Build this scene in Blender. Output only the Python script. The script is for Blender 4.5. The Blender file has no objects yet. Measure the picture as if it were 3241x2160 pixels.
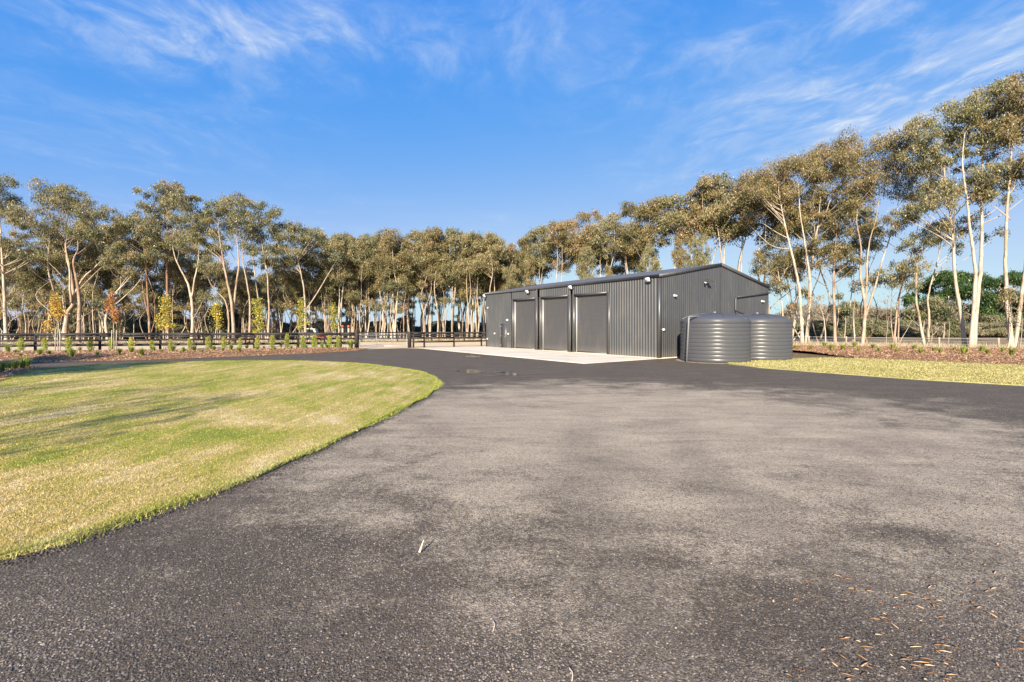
import bpy, math, random
import numpy as np
from mathutils import Vector, Matrix

R = math.radians
rng = np.random.default_rng(7)
random.seed(7)
scene = bpy.context.scene
COL = scene.collection

# ------------------------------------------------------------------ camera
CAM_H = 1.9
cam_d = bpy.data.cameras.new('camera')
cam_d.sensor_width = 36.0
cam_d.lens = 16.0
cam_d.shift_y = -0.0145
cam_d.clip_start = 0.05
cam_d.clip_end = 4000
cam = bpy.data.objects.new('camera', cam_d)
COL.objects.link(cam)
cam.location = (0, 0, CAM_H)
cam.rotation_euler = (R(90), 0, 0)
scene.camera = cam

# ------------------------------------------------------------------ sun direction
SUN_EL = R(25)
SHADOW_AZ = R(75)                      # ground direction in which shadows fall, from +X
to_sun = Vector((-math.cos(SHADOW_AZ) * math.cos(SUN_EL), -math.sin(SHADOW_AZ) * math.cos(SUN_EL), math.sin(SUN_EL)))

# ------------------------------------------------------------------ node helpers
def nd(nt, kind, props=None, **inp):
    n = nt.nodes.new(kind)
    for k, v in (props or {}).items():
        setattr(n, k, v)
    for k, v in inp.items():
        k = k.replace('_', ' ')
        s = n.inputs[int(k)] if k.isdigit() else n.inputs[k]
        if hasattr(v, 'is_output') or isinstance(v, bpy.types.NodeSocket):
            nt.links.new(v, s)
        else:
            s.default_value = v
    return n

def ramp(nt, fac, stops, interp='LINEAR'):
    n = nt.nodes.new('ShaderNodeValToRGB')
    n.color_ramp.interpolation = interp
    els = n.color_ramp.elements
    while len(els) < len(stops):
        els.new(0.5)
    for e, (p, c) in zip(els, stops):
        e.position = p
        e.color = (*c, 1) if len(c) == 3 else c
    nt.links.new(fac, n.inputs[0])
    return n.outputs[0]

def g3(v):
    return (v, v, v)

def math_(nt, op, a, b=0.0, clamp=False):
    n = nt.nodes.new('ShaderNodeMath')
    n.operation = op
    n.use_clamp = clamp
    for i, x in enumerate((a, b)):
        if isinstance(x, bpy.types.NodeSocket):
            nt.links.new(x, n.inputs[i])
        else:
            n.inputs[i].default_value = x
    return n.outputs[0]

def mixc(nt, fac, a, b, mode='MIX'):
    n = nt.nodes.new('ShaderNodeMix')
    n.data_type = 'RGBA'
    n.blend_type = mode
    for i, x in ((0, fac), (6, a), (7, b)):
        if isinstance(x, bpy.types.NodeSocket):
            nt.links.new(x, n.inputs[i])
        else:
            n.inputs[i].default_value = x if i == 0 else (*x, 1)
    return n.outputs[2]

def smooth(nt, x, lo, hi):
    n = nt.nodes.new('ShaderNodeMapRange')
    n.interpolation_type = 'SMOOTHSTEP'
    nt.links.new(x, n.inputs[0])
    n.inputs[1].default_value = lo
    n.inputs[2].default_value = hi
    return n.outputs[0]

def noise(nt, vec, scale, detail=4, rough=0.55, dist=0.0):
    n = nd(nt, 'ShaderNodeTexNoise', None, Scale=scale, Detail=detail, Roughness=rough, Distortion=dist)
    if vec is not None:
        nt.links.new(vec, n.inputs['Vector'])
    return n.outputs[0]

def scaled(nt, vec, s, rot=0.0, loc=(0, 0, 0)):
    n = nd(nt, 'ShaderNodeMapping')
    nt.links.new(vec, n.inputs['Vector'])
    n.inputs['Scale'].default_value = s
    n.inputs['Rotation'].default_value = (0, 0, rot)
    n.inputs['Location'].default_value = loc
    return n.outputs[0]

def start(name):
    m = bpy.data.materials.new(name)
    m.use_nodes = True
    nt = m.node_tree
    nt.nodes.clear()
    out = nt.nodes.new('ShaderNodeOutputMaterial')
    return m, nt, out

def bsdf(nt, out, color, rough=0.6, metal=0.0, spec=0.5, normal=None):
    b = nt.nodes.new('ShaderNodeBsdfPrincipled')
    for k, v in (('Base Color', color), ('Roughness', rough), ('Metallic', metal), ('Specular IOR Level', spec)):
        if isinstance(v, bpy.types.NodeSocket):
            nt.links.new(v, b.inputs[k])
        else:
            b.inputs[k].default_value = (*v, 1) if k == 'Base Color' else v
    if normal is not None:
        nt.links.new(normal, b.inputs['Normal'])
    nt.links.new(b.outputs[0], out.inputs[0])
    return b

def bump(nt, height, strength, distance):
    n = nd(nt, 'ShaderNodeBump', None, Strength=strength, Distance=distance)
    nt.links.new(height, n.inputs['Height'])
    return n.outputs[0]

def pos(nt):
    return nd(nt, 'ShaderNodeNewGeometry').outputs['Position']

def objco(nt):
    return nd(nt, 'ShaderNodeTexCoord').outputs['Object']

# ------------------------------------------------------------------ world, sun, exposure
world = bpy.data.worlds.new('World')
scene.world = world
world.use_nodes = True
wn = world.node_tree
wn.nodes.clear()
w_out = wn.nodes.new('ShaderNodeOutputWorld')
bg = wn.nodes.new('ShaderNodeBackground')
sky = wn.nodes.new('ShaderNodeTexSky')
sky.sky_type = 'NISHITA'
sky.sun_disc = False
sky.sun_elevation = SUN_EL
sky.sun_rotation = math.atan2(to_sun.x, to_sun.y)
sky.air_density = 1.0
sky.dust_density = 0.35
sky.ozone_density = 2.6
# the clear polarised blue of the photograph: each channel of the sky on its own response
sep = nd(wn, 'ShaderNodeSeparateColor')
wn.links.new(sky.outputs[0], sep.inputs[0])
com = nd(wn, 'ShaderNodeCombineColor')
for i, (gain, power, knee) in enumerate(((0.262, 2.4, 2.4), (0.81, 0.66, 45.0), (2.98, 0.07, 400.0))):
    ch = math_(wn, 'MULTIPLY', math_(wn, 'POWER', sep.outputs[i], power), gain)
    ch = math_(wn, 'DIVIDE', ch, math_(wn, 'ADD', math_(wn, 'DIVIDE', ch, knee), 1.0))
    wn.links.new(ch, com.inputs[i])
clear = com.outputs[0]
wdir = nd(wn, 'ShaderNodeTexCoord').outputs['Generated']
sx = nd(wn, 'ShaderNodeSeparateXYZ')
wn.links.new(wdir, sx.inputs[0])
zc = math_(wn, 'MAXIMUM', sx.outputs[2], 0.03)
cu = math_(wn, 'DIVIDE', sx.outputs[0], zc)
cv = math_(wn, 'DIVIDE', sx.outputs[1], zc)
cxy = nd(wn, 'ShaderNodeCombineXYZ')
wn.links.new(cu, cxy.inputs[0])
wn.links.new(cv, cxy.inputs[1])
cvec = cxy.outputs[0]
# thin cirrus: fibres drawn out along the wind inside broad patches
warp = nd(wn, 'ShaderNodeTexNoise', None, Scale=0.9, Detail=3.0)
wn.links.new(cvec, warp.inputs['Vector'])
wv = nd(wn, 'ShaderNodeVectorMath', {'operation': 'SCALE'})
wn.links.new(warp.outputs['Color'], wv.inputs[0])
wv.inputs['Scale'].default_value = 0.9
wa = nd(wn, 'ShaderNodeVectorMath', {'operation': 'ADD'})
wn.links.new(cvec, wa.inputs[0])
wn.links.new(wv.outputs[0], wa.inputs[1])
cw = wa.outputs[0]
fib = noise(wn, scaled(wn, cw, (3.0, 1.25, 1), R(30), (1.3, 0.4, 0)), 1.7, 10, 0.66, 0.4)
puf = noise(wn, scaled(wn, cw, (1.5, 1.2, 1), R(30), (4.0, 2.0, 0)), 2.4, 8, 0.62, 0.3)
patch = noise(wn, scaled(wn, cvec, (0.5, 0.7, 1), R(20), (2.35, 5.1, 0)), 0.9, 2, 0.5)

def blob(cx_, cy_, rx_, ry_, amp):
    ax = math_(wn, 'DIVIDE', math_(wn, 'SUBTRACT', cu, cx_), rx_)
    ay = math_(wn, 'DIVIDE', math_(wn, 'SUBTRACT', cv, cy_), ry_)
    d2 = math_(wn, 'ADD', math_(wn, 'MULTIPLY', ax, ax), math_(wn, 'MULTIPLY', ay, ay))
    return math_(wn, 'MULTIPLY', math_(wn, 'EXPONENT', math_(wn, 'MULTIPLY', d2, -1.0)), amp)
bank = math_(wn, 'ADD', blob(-0.98, 1.56, 0.52, 0.22, 1.0), math_(wn, 'ADD', blob(2.15, 2.0, 1.05, 0.95, 1.35), blob(0.35, 1.65, 0.9, 0.45, 0.24)))
bank = math_(wn, 'ADD', bank, math_(wn, 'MULTIPLY', smooth(wn, patch, 0.42, 0.64), 0.22))
f1 = smooth(wn, fib, 0.40, 0.72)
f2 = smooth(wn, puf, 0.36, 0.68)
cl = math_(wn, 'MULTIPLY', math_(wn, 'MULTIPLY', math_(wn, 'ADD', math_(wn, 'MULTIPLY', f1, 0.62), 0.38), math_(wn, 'ADD', math_(wn, 'MULTIPLY', f2, 0.85), 0.15)), bank)
lowfade = smooth(wn, sx.outputs[2], 0.03, 0.2)
cl = math_(wn, 'MULTIPLY', math_(wn, 'MULTIPLY', cl, lowfade), 1.0, True)
skyc = mixc(wn, cl, clear, (2.75, 3.05, 3.5))
wn.links.new(skyc, bg.inputs['Color'])
bg.inputs['Strength'].default_value = 0.115
wn.links.new(bg.outputs[0], w_out.inputs[0])

sun_d = bpy.data.lights.new('sun', 'SUN')
sun_d.energy = 5.0
sun_d.angle = R(0.55)
sun_d.color = (1.0, 0.885, 0.705)
sun = bpy.data.objects.new('sun', sun_d)
COL.objects.link(sun)
sun.rotation_euler = to_sun.to_track_quat('Z', 'Y').to_euler()
sun.location = (-20, -40, 40)

vs = scene.view_settings
vs.view_transform = 'Standard'
vs.look = 'None'
vs.exposure = 1.25
vs.gamma = 1.0
vs.use_curve_mapping = False

# ------------------------------------------------------------------ picture -> place
F_PX, CX, HZ = 1440.0, 1620.5, 1033.0

def at(u, v, Y):
    return Vector(((u - CX) / F_PX * Y, Y, CAM_H + (HZ - v) / F_PX * Y))

def gp(u, v, z=0.0):
    Y = (CAM_H - z) * F_PX / (v - HZ)
    return ((u - CX) / F_PX * Y, Y)

# ------------------------------------------------------------------ mesh helpers
class MB:
    """collects vertices and faces; build() links them as one mesh object"""
    def __init__(self):
        self.v, self.f, self.n = [], [], 0
        self.attr = {}

    def add(self, verts, faces, **attr):
        verts = np.asarray(verts, float).reshape(-1, 3)
        self.v.append(verts)
        if isinstance(faces, np.ndarray):
            self.f.append(faces + self.n)
        else:
            by = {}
            for q in faces:
                by.setdefault(len(q), []).append(q)
            for k, qs in by.items():
                self.f.append(np.asarray(qs, int) + self.n)
        for k, a in attr.items():
            self.attr.setdefault(k, []).append((self.n, np.broadcast_to(a, (len(verts),)).astype(float)))
        self.n += len(verts)
        return self

    def box(self, c, s, rot=None):
        sx_, sy_, sz_ = (x / 2 for x in s)
        v = np.array([(x, y, z) for x in (-sx_, sx_) for y in (-sy_, sy_) for z in (-sz_, sz_)])
        if rot is not None:
            v = v @ np.array(rot.to_3x3()).T
        v = v + np.array(c)
        return self.add(v, [(0, 1, 3, 2), (4, 6, 7, 5), (0, 4, 5, 1), (2, 3, 7, 6), (0, 2, 6, 4), (1, 5, 7, 3)])

    def tube(self, pts, rad, sides=7, cap=True):
        p = np.asarray(pts, float)
        n = len(p)
        rad = np.broadcast_to(np.asarray(rad, float), (n,))
        t = np.gradient(p, axis=0)
        t /= np.linalg.norm(t, axis=1)[:, None] + 1e-9
        ref = np.array([0.0, 1.0, 0.0]) if abs(t[0][1]) < 0.8 else np.array([1.0, 0, 0])
        a = np.cross(t, ref)
        a /= np.linalg.norm(a, axis=1)[:, None] + 1e-9
        b = np.cross(t, a)
        th = np.linspace(0, 2 * np.pi, sides, endpoint=False)
        ring = (a[:, None, :] * np.cos(th)[None, :, None] + b[:, None, :] * np.sin(th)[None, :, None]) * rad[:, None, None]
        v = (p[:, None, :] + ring).reshape(-1, 3)
        i = np.arange(n - 1)[:, None] * sides
        j = np.arange(sides)[None, :]
        jn = (j + 1) % sides
        f = np.stack([i + j, i + jn, i + sides + jn, i + sides + j], -1).reshape(-1, 4)
        self.add(v, f)
        if cap:
            base = self.n - len(v)
            self.f.append(np.array([[base + k for k in range(sides)][::-1]]))
            self.f.append(np.array([[base + (n - 1) * sides + k for k in range(sides)]]))
        return self

    def lathe(self, prof, segs=48, c=(0, 0, 0)):
        prof = np.asarray(prof, float)
        n = len(prof)
        th = np.linspace(0, 2 * np.pi, segs, endpoint=False)
        v = np.stack([prof[:, 0][:, None] * np.cos(th), prof[:, 0][:, None] * np.sin(th), np.repeat(prof[:, 1][:, None], segs, 1)], -1).reshape(-1, 3) + np.array(c)
        i = np.arange(n - 1)[:, None] * segs
        j = np.arange(segs)[None, :]
        jn = (j + 1) % segs
        f = np.stack([i + j, i + jn, i + segs + jn, i + segs + j], -1).reshape(-1, 4)
        return self.add(v, f)

    def build(self, name, mat, parent=None, smooth_=False):
        me = bpy.data.meshes.new(name)
        if self.v:
            V = np.concatenate(self.v)
            me.vertices.add(len(V))
            me.vertices.foreach_set('co', V.ravel())
            li, ls = [], []
            tot = 0
            for f in self.f:
                if len(f) == 0:
                    continue
                k = f.shape[1]
                li.append(f.ravel())
                ls.append(tot + np.arange(len(f)) * k)
                tot += f.size
            me.loops.add(tot)
            me.loops.foreach_set('vertex_index', np.concatenate(li).astype(np.int32))
            ls = np.concatenate(ls).astype(np.int32)
            me.polygons.add(len(ls))
            me.polygons.foreach_set('loop_start', ls)
            if smooth_:
                me.polygons.foreach_set('use_smooth', np.ones(len(ls), bool))
            me.update(calc_edges=True)
            for k, parts in self.attr.items():
                arr = np.zeros(len(V))
                for s, a in parts:
                    arr[s:s + len(a)] = a
                at_ = me.attributes.new(k, 'FLOAT', 'POINT')
                at_.data.foreach_set('value', arr.astype(np.float32))
        me.materials.append(mat)
        o = bpy.data.objects.new(name, me)
        COL.objects.link(o)
        if parent is not None:
            o.parent = parent
        return o

def tag(o, label=None, cat=None, group=None, kind=None):
    if label:
        o['label'] = label
    if cat:
        o['category'] = cat
    if group:
        o['group'] = group
    if kind:
        o['kind'] = kind
    return o

def thing(name, label, cat, loc=(0, 0, 0), rz=0.0, group=None):
    o = bpy.data.objects.new(name, None)
    o.empty_display_size = 0.2
    COL.objects.link(o)
    o.location = loc
    o.rotation_euler = (0, 0, rz)
    return tag(o, label, cat, group)

def dup(o, loc, rz, scale=1.0, parent=None, **kw):
    c = o.copy()
    COL.objects.link(c)
    c.parent = parent
    if parent is None:
        c.location = loc
        c.rotation_euler = (0, 0, rz)
        c.scale = scale if isinstance(scale, tuple) else (scale,) * 3
        tag(c, **kw)
    for ch in list(o.children):
        dup(ch, None, None, parent=c)
    return c

ORD = ['first', 'second', 'third', 'fourth', 'fifth', 'sixth', 'seventh', 'eighth', 'ninth', 'tenth', 'eleventh', 'twelfth',
       'thirteenth', 'fourteenth', 'fifteenth', 'sixteenth', 'seventeenth', 'eighteenth', 'nineteenth', 'twentieth'] + \
      ['twenty-' + s for s in ('first', 'second', 'third', 'fourth', 'fifth', 'sixth', 'seventh', 'eighth', 'ninth')] + \
      ['thirtieth'] + ['thirty-' + s for s in ('first', 'second', 'third', 'fourth', 'fifth', 'sixth', 'seventh', 'eighth', 'ninth')] + ['fortieth'] + \
      ['forty-' + s for s in ('first', 'second', 'third', 'fourth', 'fifth', 'sixth', 'seventh', 'eighth', 'ninth')]

# ------------------------------------------------------------------ materials
def m_plain(name, c, rough=0.6, metal=0.0, spec=0.5, var=0.12, scale=6.0, bmp=0.0):
    m, nt, out = start(name)
    p = objco(nt)
    n = noise(nt, p, scale, 5, 0.6)
    col = mixc(nt, n, tuple(x * (1 - var) for x in c), tuple(min(1, x * (1 + var)) for x in c))
    nrm = bump(nt, noise(nt, p, scale * 8, 3), bmp, 0.004) if bmp else None
    bsdf(nt, out, col, rough, metal, spec, nrm)
    return m

def m_drive():
    m, nt, out = start('dark_gravel_drive')
    p = pos(nt)
    s = nd(nt, 'ShaderNodeSeparateXYZ')
    nt.links.new(p, s.inputs[0])
    X, Y = s.outputs[0], s.outputs[1]
    # stones
    vo = nd(nt, 'ShaderNodeTexVoronoi', None, Scale=78.0)
    nt.links.new(p, vo.inputs['Vector'])
    vs_ = nd(nt, 'ShaderNodeSeparateColor')
    nt.links.new(vo.outputs['Color'], vs_.inputs[0])
    vo2 = nd(nt, 'ShaderNodeTexVoronoi', None, Scale=26.0)
    nt.links.new(p, vo2.inputs['Vector'])
    vs2 = nd(nt, 'ShaderNodeSeparateColor')
    nt.links.new(vo2.outputs['Color'], vs2.inputs[0])
    # packed and dusty (dry) against loose and damp
    n1 = noise(nt, scaled(nt, p, (0.42, 0.62, 1), R(12)), 1.0, 7, 0.62, 0.6)
    n2 = noise(nt, scaled(nt, p, (1, 1, 1), 0, (7, 3, 0)), 1.7, 6, 0.6, 0.3)
    # worn centre of the turning area
    ex = math_(nt, 'DIVIDE', math_(nt, 'SUBTRACT', X, 2.7), 7.4)
    ey = math_(nt, 'DIVIDE', math_(nt, 'SUBTRACT', Y, 9.2), 6.6)
    rr = math_(nt, 'SQRT', math_(nt, 'ADD', math_(nt, 'MULTIPLY', ex, ex), math_(nt, 'MULTIPLY', ey, ey)))
    worn = math_(nt, 'SUBTRACT', 1.0, smooth(nt, rr, 0.25, 1.45))
    n3 = noise(nt, scaled(nt, p, (0.9, 1.5, 1), R(20), (1, 8, 0)), 1.0, 7, 0.68, 1.0)
    dry = math_(nt, 'ADD', math_(nt, 'MULTIPLY', worn, 0.30), math_(nt, 'ADD', math_(nt, 'MULTIPLY', n1, 0.42), math_(nt, 'ADD', math_(nt, 'MULTIPLY', n2, 0.22), math_(nt, 'MULTIPLY', n3, 0.34))))
    grit = math_(nt, 'ADD', math_(nt, 'MULTIPLY', math_(nt, 'SUBTRACT', noise(nt, p, 16.0, 5, 0.75), 0.5), 0.34), math_(nt, 'MULTIPLY', math_(nt, 'SUBTRACT', vs_.outputs[1], 0.5), 0.09))
    dry = smooth(nt, math_(nt, 'ADD', dry, grit), 0.55, 0.745)
    base = mixc(nt, dry, (0.077, 0.060, 0.041), (0.295, 0.241, 0.172))
    silt = smooth(nt, noise(nt, scaled(nt, p, (0.5, 0.33, 1), R(-20), (3.3, 1.2, 0)), 1.0, 5, 0.55, 0.4), 0.55, 0.68)
    base = mixc(nt, math_(nt, 'MULTIPLY', silt, math_(nt, 'MULTIPLY', worn, 0.75)), base, (0.20, 0.158, 0.118))
    # two wheel tracks sweeping in from the foreground, packed with fine silt
    wob_ = math_(nt, 'MULTIPLY', math_(nt, 'SUBTRACT', noise(nt, p, 1.1, 5, 0.65), 0.5), 0.9)
    yy_ = math_(nt, 'SUBTRACT', Y, 4.5)
    path = math_(nt, 'ADD', math_(nt, 'MULTIPLY', math_(nt, 'MULTIPLY', yy_, yy_), 0.035), 2.55)
    for off in (0.0, -1.75):
        dd_ = math_(nt, 'ABSOLUTE', math_(nt, 'ADD', math_(nt, 'SUBTRACT', X, math_(nt, 'ADD', path, off)), wob_))
        trk = math_(nt, 'MULTIPLY', math_(nt, 'SUBTRACT', 1.0, smooth(nt, dd_, 0.12, 0.55)), math_(nt, 'SUBTRACT', 1.0, smooth(nt, Y, 6.0, 12.0)))
        base = mixc(nt, math_(nt, 'MULTIPLY', trk, 0.40), base, (0.145, 0.116, 0.086))
    mott = noise(nt, scaled(nt, p, (0.55, 1.9, 1), R(6), (9, 4, 0)), 1.0, 7, 0.66, 0.7)
    mul0 = nd(nt, 'ShaderNodeVectorMath', {'operation': 'SCALE'})
    nt.links.new(base, mul0.inputs[0])
    nt.links.new(math_(nt, 'ADD', math_(nt, 'MULTIPLY', smooth(nt, mott, 0.3, 0.7), 0.40), 0.80), mul0.inputs['Scale'])
    base = mul0.outputs[0]
    fine = noise(nt, p, 42.0, 3, 0.7)
    spk = math_(nt, 'ADD', math_(nt, 'MULTIPLY', vs_.outputs[0], 0.95), math_(nt, 'MULTIPLY', vs2.outputs[1], 0.35))
    spk = math_(nt, 'ADD', math_(nt, 'MULTIPLY', spk, 0.68), math_(nt, 'ADD', math_(nt, 'MULTIPLY', fine, 0.45), 0.36))
    mul = nd(nt, 'ShaderNodeVectorMath', {'operation': 'SCALE'})
    nt.links.new(base, mul.inputs[0])
    nt.links.new(spk, mul.inputs['Scale'])
    hot = math_(nt, 'GREATER_THAN', vs_.outputs[2], 0.965)
    col = mixc(nt, math_(nt, 'MULTIPLY', hot, 0.6), mul.outputs[0], (0.38, 0.32, 0.26))
    hgt = math_(nt, 'ADD', math_(nt, 'MULTIPLY', vo.outputs['Distance'], -1.0), math_(nt, 'MULTIPLY', fine, 0.8))
    nrm = bump(nt, hgt, 0.55, 0.009)
    bsdf(nt, out, col, 0.82, 0, 0.35, nrm)
    return m

def lawn_colour(nt, p, kind):
    """colour of the turf itself; shared by the soil sheet and its blades"""
    big = noise(nt, scaled(nt, p, (0.34, 0.30, 1), R(30)), 1.0, 5, 0.6, 0.5)
    mid = noise(nt, scaled(nt, p, (2.3, 0.34, 1), R(-20), (3, 9, 0)), 1.0, 6, 0.62, 0.6)
    fine = noise(nt, p, 9.0, 5, 0.7)
    a = math_(nt, 'ADD', math_(nt, 'MULTIPLY', big, 0.45), math_(nt, 'ADD', math_(nt, 'MULTIPLY', mid, 0.40), math_(nt, 'MULTIPLY', fine, 0.30)))
    if kind == 'lawn':
        s_ = nd(nt, 'ShaderNodeSeparateXYZ')
        nt.links.new(p, s_.inputs[0])
        dx, dy = math_(nt, 'SUBTRACT', s_.outputs[0], 9.0), math_(nt, 'SUBTRACT', s_.outputs[1], 26.0)
        rad = math_(nt, 'SQRT', math_(nt, 'ADD', math_(nt, 'MULTIPLY', dx, dx), math_(nt, 'MULTIPLY', dy, dy)))
        mow = math_(nt, 'SINE', math_(nt, 'MULTIPLY', math_(nt, 'ADD', rad, math_(nt, 'MULTIPLY', big, 0.8)), 5.6))
        a = math_(nt, 'ADD', a, math_(nt, 'MULTIPLY', mow, 0.016))
        return ramp(nt, a, [(0.43, (0.165, 0.250, 0.028)), (0.51, (0.30, 0.325, 0.045)), (0.565, (0.41, 0.365, 0.090)), (0.63, (0.54, 0.430, 0.170)), (0.71, (0.72, 0.59, 0.34))])
    return ramp(nt, a, [(0.36, (0.22, 0.25, 0.085)), (0.56, (0.38, 0.37, 0.15)), (0.78, (0.52, 0.47, 0.25))])

def m_lawn(kind):
    m, nt, out = start('turf_' + kind)
    p = pos(nt)
    c = lawn_colour(nt, p, kind)
    f = noise(nt, p, 60.0, 3, 0.7)
    c = mixc(nt, smooth(nt, f, 0.3, 0.62), mixc(nt, 0.78, c, (0.10, 0.066, 0.026)), c)
    nrm = bump(nt, noise(nt, p, 45, 4, 0.7), 0.8, 0.02)
    bsdf(nt, out, c, 0.85, 0, 0.2, nrm)
    return m

def m_blades(kind):
    m, nt, out = start('grass_blades_' + kind)
    p = pos(nt)
    c = lawn_colour(nt, p, kind)
    t = nd(nt, 'ShaderNodeAttribute', {'attribute_name': 'tint'}).outputs['Fac']
    e = nd(nt, 'ShaderNodeAttribute', {'attribute_name': 'edge'}).outputs['Fac']
    c = mixc(nt, e, c, (0.21, 0.36, 0.030))
    c = mixc(nt, math_(nt, 'MULTIPLY', smooth(nt, t, 0.55, 0.95), 0.75), c, (0.56, 0.44, 0.21))
    c = mixc(nt, math_(nt, 'MULTIPLY', smooth(nt, t, 0.45, 0.08), 0.7), c, (0.17, 0.10, 0.04))
    vv = nd(nt, 'ShaderNodeVectorMath', {'operation': 'SCALE'})
    nt.links.new(c, vv.inputs[0])
    nt.links.new(math_(nt, 'ADD', math_(nt, 'MULTIPLY', math_(nt, 'FRACT', math_(nt, 'MULTIPLY', t, 37.7)), 0.95), 0.66), vv.inputs['Scale'])
    c = vv.outputs[0]
    d = nd(nt, 'ShaderNodeBsdfDiffuse')
    nt.links.new(c, d.inputs[0])
    tr = nd(nt, 'ShaderNodeBsdfTranslucent')
    nt.links.new(c, tr.inputs[0])
    mx = nd(nt, 'ShaderNodeMixShader', None, **{'0': 0.3})
    nt.links.new(d.outputs[0], mx.inputs[1])
    nt.links.new(tr.outputs[0], mx.inputs[2])
    nt.links.new(mx.outputs[0], out.inputs[0])
    return m

def m_leaf(name, stops, objvar=0.25, trans=0.30):
    m, nt, out = start(name)
    t = nd(nt, 'ShaderNodeAttribute', {'attribute_name': 'tint'}).outputs['Fac']
    rnd = nd(nt, 'ShaderNodeObjectInfo').outputs['Random']
    t2 = math_(nt, 'ADD', t, math_(nt, 'MULTIPLY', math_(nt, 'SUBTRACT', rnd, 0.5), objvar))
    c = ramp(nt, t2, stops)
    b = nd(nt, 'ShaderNodeBsdfPrincipled', None, Roughness=0.38)
    b.inputs['Specular IOR Level'].default_value = 0.4
    nt.links.new(c, b.inputs['Base Color'])
    tr = nd(nt, 'ShaderNodeBsdfTranslucent')
    nt.links.new(c, tr.inputs[0])
    mx = nd(nt, 'ShaderNodeMixShader', None, **{'0': trans})
    nt.links.new(b.outputs[0], mx.inputs[1])
    nt.links.new(tr.outputs[0], mx.inputs[2])
    nt.links.new(mx.outputs[0], out.inputs[0])
    return m

def m_bark(name, pale, warm, dark, warm_at=0.5):
    m, nt, out = start(name)
    p = objco(nt)
    rnd = nd(nt, 'ShaderNodeObjectInfo').outputs['Random']
    n1 = noise(nt, scaled(nt, p, (1.6, 1.6, 0.55)), 1.0, 5, 0.6, 0.8)
    n2 = noise(nt, scaled(nt, p, (9, 9, 1.3), 0, (5, 1, 3)), 1.0, 5, 0.65, 0.4)
    a = math_(nt, 'ADD', n1, math_(nt, 'MULTIPLY', math_(nt, 'SUBTRACT', rnd, 0.5), 0.22))
    c = mixc(nt, smooth(nt, a, warm_at - 0.06, warm_at + 0.12), pale, warm)
    c = mixc(nt, smooth(nt, n2, 0.52, 0.72), c, dark)
    nrm = bump(nt, n2, 0.6, 0.03)
    bsdf(nt, out, c, 0.8, 0, 0.25, nrm)
    return m

def m_mulch(name):
    m, nt, out = start(name)
    t = nd(nt, 'ShaderNodeAttribute', {'attribute_name': 'tint'}).outputs['Fac']
    c = ramp(nt, t, [(0.0, (0.09, 0.036, 0.018)), (0.4, (0.28, 0.148, 0.075)), (0.72, (0.47, 0.285, 0.155)), (1.0, (0.66, 0.49, 0.32))])
    bsdf(nt, out, c, 0.8, 0, 0.25)
    return m

def m_bed():
    m, nt, out = start('bark_mulch_soil')
    p = pos(nt)
    n = noise(nt, p, 9, 6, 0.7, 0.5)
    c = ramp(nt, n, [(0.3, (0.085, 0.046, 0.025)), (0.55, (0.27, 0.150, 0.080)), (0.75, (0.44, 0.26, 0.145))])
    bsdf(nt, out, c, 0.9, 0, 0.2, bump(nt, n, 0.9, 0.08))
    return m

def m_paddock():
    m, nt, out = start('paddock_soil')
    p = pos(nt)
    n = noise(nt, p, 0.22, 6, 0.6, 0.3)
    f = noise(nt, p, 3.5, 6, 0.7)
    c = ramp(nt, math_(nt, 'ADD', math_(nt, 'MULTIPLY', n, 0.6), math_(nt, 'MULTIPLY', f, 0.4)), [(0.35, (0.09, 0.075, 0.035)), (0.5, (0.20, 0.14, 0.08)), (0.68, (0.34, 0.25, 0.14))])
    bsdf(nt, out, c, 0.9, 0, 0.2, bump(nt, f, 0.8, 0.12))
    return m

def m_sand():
    m, nt, out = start('sand')
    p = pos(nt)
    n = noise(nt, scaled(nt, p, (0.25, 1.4, 1), R(15)), 1.0, 6, 0.6)
    f = noise(nt, p, 30, 4, 0.7)
    c = mixc(nt, n, (0.52, 0.40, 0.25), (0.68, 0.55, 0.38))
    c = mixc(nt, math_(nt, 'MULTIPLY', f, 0.3), c, (0.42, 0.31, 0.19))
    bsdf(nt, out, c, 0.9, 0, 0.2, bump(nt, f, 0.5, 0.02))
    return m

def m_concrete():
    m, nt, out = start('pale_concrete')
    p = pos(nt)
    n = noise(nt, scaled(nt, p, (0.5, 0.9, 1), R(-54)), 1.0, 7, 0.65, 0.5)
    f = noise(nt, p, 14, 5, 0.7)
    c = ramp(nt, math_(nt, 'ADD', math_(nt, 'MULTIPLY', n, 0.7), math_(nt, 'MULTIPLY', f, 0.3)), [(0.32, (0.42, 0.36, 0.28)), (0.5, (0.60, 0.54, 0.44)), (0.7, (0.68, 0.62, 0.52))])
    bsdf(nt, out, c, 0.75, 0, 0.3, bump(nt, f, 0.25, 0.004))
    return m

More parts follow.
